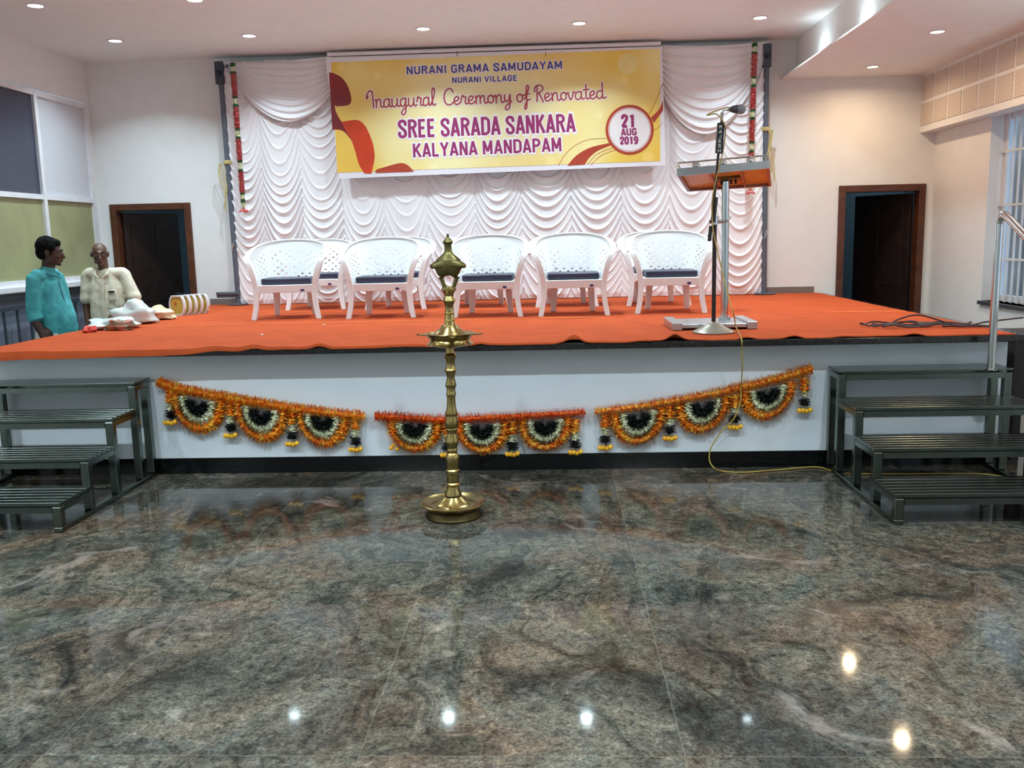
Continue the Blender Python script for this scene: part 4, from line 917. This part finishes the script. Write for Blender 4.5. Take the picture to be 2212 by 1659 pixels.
# ------------------------------------------------------------------ steel steps
def steps(xa,xb,label,rail):
    o=thing('steel_steps',label,'steps',((xa+xb)/2,5.4,0)); 
    for i in range(4):
        zt=.175*(i+1); yf=4.82+.343*i; yb=min(yf+.36,FY-.03)
        tb=MB(); ns=6
        if i==3: tb.box((xa,yf,zt-.012),(xb,yb,zt))
        else:
            for k in range(ns):
                a=yf+(yb-yf)*k/ns; tb.box((xa,a+.003,zt-.0201),(xb,yf+(yb-yf)*(k+1)/ns-.004,zt))
            tb.box((xa+.004,yf+.01,zt-.026),(xb-.004,yb-.01,zt-.016))
        bevel(tb.build('tread',STEEL,o,False),.002,1)
        for y in (yf+.002,yb-.03): MB().box((xa+.051,y,zt-.062),(xb-.051,y+.025,zt-.0265)).build('cross_rail',STEEL,o,False)
        for x in (xa,xb-.05):
            MB().box((x+.002,yf+.051,zt-.058),(x+.048,yb-.005,zt-.0265)).build('side_rail',STEEL,o,False)
            bevel(MB().box((x,yf,.03),(x+.05,yf+.05,zt-.0265)).build('post',STEEL,o,False),.004,1)
    for x in (xa,xb-.05):
        bevel(MB().box((x,FY-.09,.03),(x+.05,FY-.04,.638)).build('post',STEEL,o,False),.004,1)
        bevel(MB().box((x,4.82,0),(x+.05,FY-.04,.029)).build('floor_runner',STEEL,o,False),.004,1)
    return o
steps(1.85,2.95,'right stainless steel steps of four slatted treads leading up to the stage',True)
steps(-3.89,-2.81,'left stainless steel steps of four slatted treads leading up to the stage',False)
hr=thing('handrail','polished steel handrail rising from the top tread of the right steps','handrail',(2.79,5.80,.70))
pt=at(2160,470,Y=5.80); MB().tube([(2.785,5.8,.70),(pt.x,5.8,pt.z-.03)],.024,18).build('post',CHROME,hr)
MB().lathe([(.04,0),(.04,.006),(.026,.012)],(2.785,5.8,.70),20).build('post_collar',CHROME,hr)
MB().tube(bez([(pt.x,5.8,pt.z-.035),(pt.x+.004,5.785,pt.z),(pt.x+.01,5.74,pt.z+.005),(pt.x+.02,5.4,pt.z-.175),(pt.x+.02,4.9,pt.z-.43)],8),.024,18).build('rail',CHROME,hr)
MB().tube([(pt.x+.02,4.9,pt.z-.43),(pt.x+.02,4.9,.21)],.02,14).build('post',CHROME,hr)
# dark cabinet standing in for an unidentified dark edge right of the stage
dc=thing('standin_cabinet','dark cabinet standing in for an unidentified dark edge at the right end of the stage','cabinet',(3.4,6.4,0))
DKB=mat('dark_cabinet',(26,20,20),.6); MB().box((3.13,6.2,.42),(3.72,6.75,.86)).build('body',DKB,dc,False)
for x in (3.16,3.65):
    for y in (6.22,6.68): MB().box((x,y,0),(x+.05,y+.05,.42)).build('leg',DKB,dc,False)
# ------------------------------------------------------------------ flower garlands on the stage front
GY_=FY-.037
def gp(x,y,d=0): p=at(x,y,Y=GY_-d); return p
def ruffle(pts,r,step=.0065,n=9,flat_=1.0):
    mb=MB(); P=[Vector(p) for p in pts]; L_=[0]
    for i in range(1,len(P)): L_.append(L_[-1]+(P[i]-P[i-1]).length)
    mb.tube(P,[r*.42]*len(P),8); s_=0; j=1
    while s_<L_[-1]:
        while j<len(L_)-1 and L_[j]<s_: j+=1
        f=(s_-L_[j-1])/max(1e-6,L_[j]-L_[j-1]); p=P[j-1].lerp(P[j],f); t=(P[j]-P[j-1]).normalized()
        u=t.cross(Vector((0,1,0))).normalized(); w_=t.cross(u)
        for k in range(n):
            a=2*PI*(k+rng.rand()*.8)/n; d=u*math.cos(a)+w_*math.sin(a)*.85
            if d.y>.75: continue
            rr=r*(.70+.62*rng.rand()); sd=(t.cross(d)).normalized()*(.0075+.006*rng.rand()); ln=t*((rng.rand()-.5)*.016)
            c=p+d*r*.38; m_=p+d*rr*.8+ln*.6; e=p+d*rr+ln
            mb.add([c-sd*.6,c+sd*.6,m_+sd,e+sd*.5,e-sd*.5,m_-sd],[(0,1,2,3,4,5)])
        s_+=step
    return mb
def garland(label,top,semis,tassels,loc,tm):
    o=thing('marigold_garland',label,'garland',tuple(loc),'marigold garlands on the stage front')
    ruffle([gp(*p,.012) for p in [(q.x,q.y) for q in bez(top,8)]],.038).build('top_strand',tm,o,False)
    for (cx,cy,w_,h_,tilt) in semis:
        def U(sx,sy,n=22,d=0,ty=0):
            pts=[]
            for i in range(n+1):
                a=PI*i/n; x=-math.cos(a)*w_*sx; y=(math.sin(a)**.85)*h_*sy+ty
                pts.append(gp(cx+x,cy+y-tilt*x,d))
            return pts
        ruffle(U(1,1,d=.0),.042).build('outer_loop',ORANGE,o,False,'orange outer petal loop')
        ruffle(U(.66,.68,d=.006,ty=3),.036).build('middle_loop',CREAMP,o,False,'cream middle petal loop')
        ruffle(U(.32,.36,14,d=.012,ty=8),.038).build('inner_loop',BLACKP,o,False,'black inner petal loop')
    for (x,y,kind) in tassels:
        s0=ruffle([gp(x,y,.004),gp(x,y+27,.004)],.036); tt=s0.build('tassel',ORANGE,o,False)
        ruffle([gp(x,y+28,0),gp(x,y+42,0)],.029).build('cream_ring',CREAMP,tt,False)
        ruffle([gp(x,y+46,.004),gp(x,y+60,.004)],.038).build('black_ball',BLACKP,tt,False)
        MB().tube([gp(x,y+58,.004),gp(x,y+70,.004)],.003,5).build('string',ROPE,tt)
        mb=MB(); b0=gp(x,y+73,.004)
        for k in range(4):
            q=b0+Vector(((k-1.5)*.023,-.006*(k%2),.006*(k%2)+.004*abs(k-1.5))); mb.ell(q,(.018,.016,.019),8,6,Matrix.Rotation((k-1.5)*.5,3,'Y'))
        mb.build('yellow_flower',YELP,tt)
    return o
garland('left marigold garland of three half rounds sloping down from the left steps',[(341,824),(368,834),(420,846),(500,860),(600,876),(700,890),(789,899)],[(427,858,49,66,-.17),(563,878,49,66,-.15),(697,892,48,64,-.10)],[(368,842,0),(498,870,0),(631,888,0),(768,900,0)],gp(565,862),ORANGE)
garland('middle marigold garland of three half rounds, passing behind the brass lamp',[(810,899),(860,901),(950,906),(1040,903),(1120,899),(1200,894),(1263,890)],[(896,908,50,60,0),(1042,910,50,62,.0),(1178,902,49,64,.04)],[(966,912,0),(1107,910,0),(1243,906,0)],gp(1040,900),REDOR)
garland('right marigold garland of three half rounds rising towards the right steps',[(1285,889),(1380,878),(1450,866),(1540,850),(1600,836),(1680,818),(1755,796)],[(1379,886,50,66,.13),(1518,862,50,64,.16),(1659,834,50,62,.2)],[(1307,896,0),(1447,876,0),(1588,852,0),(1738,816,0)],gp(1520,850),ORANGE)
ff=MB(); 
for x,y in ((845,968),(858,970),(850,962)): ff.ell(gp(x,y,.01),(.018,.014,.014),8,6)
tag(ff.build('loose_flower',YELP),'small yellow flower end tucked at the lower left of the middle garland','flower')
# ------------------------------------------------------------------ bags and stacked trays on the left end of the stage
bagW=mat('plastic_bag_white',(206,212,208),.25,var=.05,bump=.6,bscale=14); bagC=mat('kraft_paper',(222,196,158),.6,var=.08); bagG=mat('green_red_print',(86,104,72),.35,var=.5,scale=16,c2=(190,80,66))
def crumple(c,r,m,name,label,seed,rot=0,cat='bag'):
    R_=np.random.RandomState(seed); mb=MB().ell((0,0,0),1,28,18); ph=R_.rand(6)*6
    vs=[]
    for x,y,z in mb.v:
        n=1+.12*math.sin(5*x+ph[0]+3*z)+.10*math.sin(7*y+ph[1]+4*x)+.08*math.sin(9*z+ph[2])+.05*math.sin(15*x+11*y+ph[3])
        v=Vector((x*r[0]*n,y*r[1]*n,max(-.45,z)*r[2]*n)); v=Matrix.Rotation(rot,3,'Z')@v; vs.append((c[0]+v.x,c[1]+v.y,c[2]+v.z+r[2]*.45))
    mb.v=vs; zmin=min(v[2] for v in vs); mb.v=[(x,y,z-zmin+S+.006) for x,y,z in vs]
    return tag(mb.build(name,m,ang=50),label,cat,'bags heaped on the left end of the stage')
def bagat(px,py,r,m,name,label,seed,rot=0):
    p=at(px,py,Z=S+.01); crumple((p.x,p.y+r[1]*.5,S),r,m,name,label,seed,rot)
bagat(232,711,(.20,.18,.06),bagW,'plastic_bag','white plastic bag nearest the camera in the heap before the standing man',3)
bagat(258,713,(.12,.06,.055),bagG,'printed_bag','green and red printed bag low in the middle of the heap',5)
bagat(288,700,(.17,.11,.125),bagW,'plastic_bag','tall white folded bag rising in the middle of the heap',8,.5)
bagat(318,697,(.085,.10,.075),bagG,'printed_bag','green and red printed bag at the right of the heap',11)
bagat(338,690,(.15,.10,.075),bagC,'paper_bag','cream paper bag at the right end of the heap beside the trays',13)
bagat(190,718,(.05,.07,.035),mat('red_net',(196,60,44),.7,bump=.5),'net_bag','small red net lying at the left tip of the heap',17)
RIMM=mat('tray_rim',(224,222,226),.35); FACE=mat('tray_face',(196,170,74),.4,var=.1); SPOT=mat('tray_spot',(190,110,40),.5)
p0=at(383,682,Z=S+.006)
for k in range(5):
    y=9.0+.0*k; x=p0.x-.0+k*.036; base=Vector((x,p0.y+.06*k,S+.006)); r0=Matrix.Rotation(math.radians(-18),3,'Z')
    o=thing('round_cornered_tray','yellow faced white rimmed tray standing on edge, %s of five'%('foremost','second','third','fourth','hindmost')[k],'tray',tuple(base),'trays standing on edge')
    W,H=.094,.20
    def shp(s): return [(s*W*(1.0 if abs(v)<.001 else 1)*u,v) for u,v in [(-.62,-1),(.62,-1),(.85,-.7),(.98,-.3),(1.0,0),(.98,.3),(.85,.7),(.62,1),(-.62,1),(-.85,.7),(-.98,.3),(-1,0),(-.98,-.3),(-.85,-.7)]]
    f=lambda a,b_,d:tuple(base+r0@Vector((a,d,H/2+b_)))
    pl=[(a,b_*H/2) for a,b_ in shp(1)]; pi=[(a*.84,b_*.86) for a,b_ in pl]
    n=len(pl); mb=MB()
    vs=[f(a,b_,0) for a,b_ in pl]+[f(a,b_,0) for a,b_ in pi]+[f(a,b_,.03) for a,b_ in pl]+[f(a,b_,.012) for a,b_ in pi]
    mb.add(vs,[(i,(i+1)%n,n+(i+1)%n,n+i) for i in range(n)]+[((i+1)%n,i,2*n+i,2*n+(i+1)%n) for i in range(n)]+[(n+i,n+(i+1)%n,3*n+(i+1)%n,3*n+i) for i in range(n)]+[tuple(2*n+i for i in range(n))])
    mb.build('rim',RIMM,o,False); MB().prism(pi,f,.010,.012).build('face',FACE,o,False,'yellow face')
    if k==0:
        MB().prism([(-.022+.022*math.cos(t),.02+.022*math.sin(t)) for t in np.linspace(0,2*PI,16)[:-1]],f,.0085,.010).build('spot',SPOT,o,False,'orange round spot')
# ------------------------------------------------------------------ people: bodies grown from tapered limbs and fused into one surface
def limb(mb,pts,rs,sx=1,seg=14,sub=5):
    P=bez(pts,sub); n=len(rs)-1; R=[]
    for i in range(len(P)):
        f=i/(len(P)-1)*n; k=min(n-1,int(f)); R.append(rs[k]+(rs[k+1]-rs[k])*(f-k))
    mb.tube(P,R,seg,sx=sx); mb.ell(P[0],R[0],12,8); mb.ell(P[-1],R[-1],12,8)
def fuse(mb,name,m,parent,vox=.008,smooth=4,label=None):
    o=mb.build(name,m,parent,True,label,ang=180)
    r=o.modifiers.new('fuse','REMESH'); r.mode='VOXEL'; r.voxel_size=vox; r.use_smooth_shade=True
    s_=o.modifiers.new('soften','SMOOTH'); s_.factor=.5; s_.iterations=smooth
    return o
def hand(mb,wr,dr,palmn,side,curl=.5,sc_=1.0):
    """wr wrist, dr direction of the fingers, palmn palm normal; five unequal bent fingers"""
    dr=dr.normalized(); pn=(palmn-dr*palmn.dot(dr)).normalized(); ac=dr.cross(pn)*side
    for k in range(5): 
        f=(k-2)/2; mb.tube([wr+ac*.016*f,wr+dr*.045*sc_+ac*.030*f,wr+dr*.088*sc_+ac*.034*f],[.014,.0135,.012],10); mb.ell(wr+dr*.088*sc_+ac*.034*f,.012,8,6)
    L_=(.062,.074,.078,.070,.054)
    for k,(f,l) in enumerate(zip((-1,-.34,.33,1),(.070,.078,.072,.056))):
        b=wr+dr*.088*sc_+ac*.033*f; c1=curl*.6; d1=(dr*math.cos(c1)+pn*math.sin(c1)); d2=(dr*math.cos(c1*2)+pn*math.sin(c1*2)); d3=(dr*math.cos(c1*2.8)+pn*math.sin(c1*2.8))
        p1=b+d1*l*.45; p2=p1+d2*l*.32; p3=p2+d3*l*.25; mb.tube([b,p1,p2,p3],[.0092,.0088,.0080,.0068],8); mb.ell(p3,.007,8,6)
    tb=wr+dr*.025-ac*.026; t1=tb+dr*.032-ac*.022+pn*.012; t2=t1+dr*.030-ac*.006+pn*.012; mb.tube([tb,t1,t2],[.013,.0105,.008],8); mb.ell(t2,.0085,8,6)
def head(mb,c,yaw,scale=1.0,tilt=0):
    """c = centre of the skull; face looks along -y before turning by yaw. returns a mapping to world"""
    R_=Matrix.Rotation(yaw,3,'Z')@Matrix.Rotation(tilt,3,'X'); f=lambda x,y,z: Vector(c)+R_@(Vector((x,y,z))*scale)
    def e(p,r,rx=0): mb.ell(f(*p),[q*scale for q in r],16,12,R_@Matrix.Rotation(rx,3,'X'))
    e((0,.012,.025),(.073,.092,.083)); e((0,-.02,-.035),(.058,.070,.075)); e((0,-.045,-.082),(.034,.036,.026)); e((0,-.072,-.010),(.050,.022,.045))
    e((0,-.082,.018),(.046,.014,.010)); e((0,-.100,-.022),(.011,.012,.026),-.35); e((0,-.108,-.038),(.017,.013,.010))
    e((0,-.088,-.062),(.024,.012,.006)); e((0,-.086,-.071),(.021,.012,.0065)); e((0,-.068,-.10),(.022,.018,.014))
    for s in (-1,1):
        e((s*.040,-.062,-.030),(.020,.018,.020)); e((s*.076,.012,-.006),(.007,.018,.031)); e((s*.044,-.005,-.066),(.014,.040,.028)); e((s*.082,.020,.0),(.006,.014,.022))
    return f,R_
def eyes(f,R_,parent,sc_=1.0):
    for s in (-1,1):
        MB().ell(f(s*.031,-.0755,.004),(.011*sc_,.0065*sc_,.0055*sc_),12,8,R_).build('eye',EYEW,parent)
        MB().ell(f(s*.031,-.0805,.004),(.0055*sc_,.003*sc_,.005*sc_),10,6,R_).build('iris',BLACK,parent)
        MB().tube([f(s*.048,-.082,.020),f(s*.032,-.093,.027),f(s*.014,-.092,.022)],.0035,6).build('eyebrow',HAIR,parent)
V=Vector
def wrinkle(o,st=.022,size=.10):
    tx=bpy.data.textures.get('cloth_folds') or bpy.data.textures.new('cloth_folds','CLOUDS'); tx.noise_scale=size; tx.noise_depth=2
    d=o.modifiers.new('folds','DISPLACE'); d.texture=tx; d.strength=st; d.mid_level=.5; d.texture_coords='LOCAL'
# --- man in the teal shirt, body turned to the right, arm hanging
b1=at(103,516,Y=7.62); ox,oy=b1.x,7.62
m1=thing('person','man with black hair in a teal shirt and white dhoti, turned to the right','person',(ox,oy,0))
q=lambda x,y,z: V((ox+x,oy+y,z))              # x to the right of the picture, y away from the camera
HZ=b1.z-.115
bd=MB(); f1,R1=head(bd,q(.012,0,HZ),math.radians(108),1.0,math.radians(4))
limb(bd,[q(-.01,.01,HZ-.05),q(-.03,.01,HZ-.14),q(-.05,.01,HZ-.19)],[.056,.055,.065])
limb(bd,[q(-.05,.0,1.36),q(-.03,0,1.2),q(-.01,0,1.0),q(-.03,0,.86)],[.06,.08,.10,.10])
limb(bd,[q(-.05,-.10,1.35),q(-.05,.12,1.35)],[.04,.04])
sh=q(-.075,-.15,1.345); el=q(-.09,-.175,1.06); wr=q(-.02,-.18,.855)
limb(bd,[sh,el,wr],[.048,.040,.028]); hand(bd,wr,V((.22,0,-1)),V((.3,.8,.1)),1,.55)
sh2=q(-.045,.17,1.345); el2=q(.00,.20,1.07); wr2=q(.09,.13,.87); limb(bd,[sh2,el2,wr2],[.048,.040,.028]); hand(bd,wr2,V((.35,-.2,-1)),V((.2,-.8,.1)),-1,.6)
for s in (-1,1):
    limb(bd,[q(-.02,s*.09,.88),q(-.01,s*.09,.48),q(-.03,s*.09,.10)],[.082,.055,.040]); limb(bd,[q(-.04,s*.09,.05),q(.04,s*.10,.035),q(.14,s*.11,.025)],[.04,.036,.022])
body=fuse(bd,'body',SKIN1,m1,.0075,3)
eyes(f1,R1,m1)
hb=MB()
hb.ell(f1(0,.030,.052),(.084,.092,.078),20,14,R1); hb.ell(f1(0,.062,.0),(.074,.056,.068),18,12,R1); hb.ell(f1(0,-.038,.080),(.064,.045,.038),16,10,R1)
for s in (-1,1): hb.ell(f1(s*.062,-.005,.045),(.024,.050,.040),14,10,R1); hb.ell(f1(s*.071,-.018,.0),(.008,.012,.030),10,8,R1)
for k in range(60):
    a,b_=rng.rand()*2*PI,rng.rand()*1.2; hb.ell(f1(.078*math.sin(b_)*math.cos(a),.028+.086*math.sin(b_)*math.sin(a),.055+.075*math.cos(b_)),.013,8,6)
fuse(hb,'hair',HAIR,m1,.008,2)
s1=MB()
limb(s1,[q(-.055,0,1.375),q(-.05,0,1.30),q(-.02,0,1.15),q(.02,0,1.0),q(.015,0,.90),q(.01,0,.835)],[.070,.115,.130,.148,.148,.146],sx=1.02,seg=22)
s1.v=[(x,y,z) for x,y,z in s1.v]
limb(s1,[q(-.055,-.13,1.375),q(-.05,.13,1.375)],[.058,.058])
limb(s1,[sh,el,el.lerp(wr,.12)],[.062,.058,.058]); limb(s1,[sh2,el2,el2.lerp(wr2,.5)],[.060,.054,.050])
limb(s1,[q(-.03,0,1.405),q(-.045,0,1.37)],[.066,.085])
t=fuse(s1,'shirt',TEAL,m1,.009,3); wrinkle(t,.016)
cf=MB().tube([el.lerp(wr,.06),el.lerp(wr,.26)],[.062,.059],18).build('rolled_cuff',TEAL,t)
cl=MB().tube([q(-.075,-.055,1.425),q(-.02,-.075,1.40),q(.045,-.045,1.375),q(.075,0,1.355)],[.012,.017,.017,.010],8,sx=.6).tube([q(-.075,.055,1.425),q(-.01,.07,1.40),q(.05,.045,1.375),q(.075,0,1.355)],[.012,.017,.017,.010],8,sx=.6); fuse(cl,'collar',TEAL,t,.005,1)
MB().tube([q(.075,-.03,1.33),q(.105,-.035,1.18),q(.155,-.03,1.0),q(.158,-.03,.88)],.0035,6).build('button_placket',mat('dark_placket',(40,70,84),.7),t)  # dark line down the front edge of the shirt
d1=MB(); vs=[]; N_=72
for j,(z,r) in enumerate(((.93,.150),(.84,.162),(.7,.178),(.5,.19),(.3,.20),(.12,.21))):
    for k in range(N_):
        a=2*PI*k/N_; rr=r*(1+(.045+.0*j)*math.sin(a*9+z*6)+.02*math.sin(a*17)); vs.append(q(-.01+rr*math.cos(a)*1.0,rr*math.sin(a)*.95,z))
d1.add(vs,[(j*N_+k,j*N_+(k+1)%N_,(j+1)*N_+(k+1)%N_,(j+1)*N_+k) for j in range(5) for k in range(N_)]); d1.build('dhoti',DHOTI,m1,ang=180)
# --- older man facing the camera, one hand reaching to the bags
b2=at(214,524,Y=8.72); ox2,oy2=b2.x,8.72
m2=thing('person','older bald man with glasses in a cream shirt, reaching to bags on the stage','person',(ox2,oy2,0))
q2=lambda x,y,z: V((ox2+x,oy2+y,z))
H2=b2.z-.112
bd=MB(); f2,R2=head(bd,q2(0,-.01,H2),math.radians(26),1.0,math.radians(2))
limb(bd,[q2(.005,.015,H2-.06),q2(.01,.02,H2-.15),q2(.02,.03,H2-.20)],[.052,.050,.062])
limb(bd,[q2(.02,.03,1.33),q2(.03,.03,1.1),q2(.03,.03,.90)],[.06,.075,.09]); limb(bd,[q2(-.12,.03,1.33),q2(.17,.03,1.33)],[.04,.04])
shL=q2(-.165,.03,1.33); elL=q2(-.205,.04,1.06); wrL=q2(-.175,-.02,.83); limb(bd,[shL,elL,wrL],[.045,.038,.027]); hand(bd,wrL,V((.1,-.1,-1)),V((1,0,0)),-1,.5)
shR=q2(.215,.03,1.325); elR=q2(.30,.02,1.08); wrR=q2(.235,-.20,1.0); limb(bd,[shR,elR,wrR],[.045,.038,.027]); hand(bd,wrR,V((-.35,-.6,-.45)),V((-.2,.1,-1)),1,.45)
for s in (-1,1):
    limb(bd,[q2(.03+s*.09,.03,.88),q2(.03+s*.09,.02,.48),q2(.03+s*.09,.04,.10)],[.078,.053,.040]); limb(bd,[q2(.03+s*.09,.04,.05),q2(.03+s*.10,-.04,.035),q2(.03+s*.11,-.14,.025)],[.04,.036,.022])
fuse(bd,'body',SKIN2,m2,.0075,3); eyes(f2,R2,m2)
hb=MB()
for s in (-1,1): hb.ell(f2(s*.062,.012,.022),(.016,.052,.032),14,10,R2)
hb.ell(f2(0,.075,.0),(.058,.030,.045),16,10,R2)
fuse(hb,'short_grey_hair',GHAIR,m2,.006,2)
gl=MB()
for s in (-1,1):
    gl.tube([f2(s*.033+.024*math.cos(a),-.103,.003+.017*math.sin(a)) for a in np.linspace(0,2*PI,20)[:-1]],.0028,6,closed=True); gl.tube([f2(s*.057,-.100,.010),f2(s*.079,-.03,.012),f2(s*.080,.02,.010)],.0022,6)
gl.tube([f2(-.010,-.106,.006),f2(0,-.110,.009),f2(.010,-.106,.006)],.0025,6); gl.build('glasses',mat('glasses_frame',(30,22,20),.3),m2)
s2=MB()
for xx in (-.075,.0,.075): limb(s2,[q2(.02+xx*.9,.03,1.335),q2(.03+xx,.03,1.2),q2(.03+xx,.02,1.05),q2(.03+xx,.02,.93),q2(.03+xx,.02,.84)],[.066,.096,.104,.106,.104],seg=18)
limb(s2,[q2(-.14,.03,1.345),q2(.19,.03,1.345)],[.060,.060]); limb(s2,[q2(.008,.03,H2-.170),q2(.015,.03,1.335)],[.056,.080])
limb(s2,[shL,shL.lerp(elL,.55),shL.lerp(elL,.82)],[.058,.062,.066]); limb(s2,[shR,shR.lerp(elR,.55),shR.lerp(elR,.86)],[.058,.064,.072])
t=fuse(s2,'shirt',CREAM,m2,.009,3); wrinkle(t,.015)
cl=MB()
for s in (-1,1): cl.tube([q2(.01+s*.060,.05,H2-.140),q2(.012+s*.064,-.01,H2-.160),q2(.015+s*.056,-.062,H2-.200),q2(.018+s*.016,-.082,H2-.235)],[.010,.015,.020,.010],8,sx=.6)
fuse(cl,'collar',CREAM,t,.005,1)
MB().box(tuple(q2(.018,-.098,.86)),tuple(q2(.046,-.086,1.30))).build('button_placket',CREAM,t)
bevel(MB().box(tuple(q2(.085,-.100,1.09)),tuple(q2(.175,-.090,1.19))).build('chest_pocket',CREAM,t),.006)
MB().box(tuple(q2(.10,-.108,1.165)),tuple(q2(.155,-.098,1.182))).build('pen_clip',BLACK,t,label='dark pen clipped to the pocket')
MB().tube([elR.lerp(wrR,.88),elR.lerp(wrR,.93)],.032,16).build('wristwatch',CHROME,m2)
d1=MB(); vs=[]
for j,(z,r) in enumerate(((.93,.150),(.84,.165),(.7,.178),(.5,.19),(.3,.20),(.12,.21))):
    for k in range(N_):
        a=2*PI*k/N_; rr=r*(1+.04*math.sin(a*9+z*6)); vs.append(q2(.03+rr*math.cos(a)*1.1,.02+rr*math.sin(a)*.75,z))
d1.add(vs,[(j*N_+k,j*N_+(k+1)%N_,(j+1)*N_+(k+1)%N_,(j+1)*N_+k) for j in range(5) for k in range(N_)]); d1.build('dhoti',DHOTI,m2,ang=180)
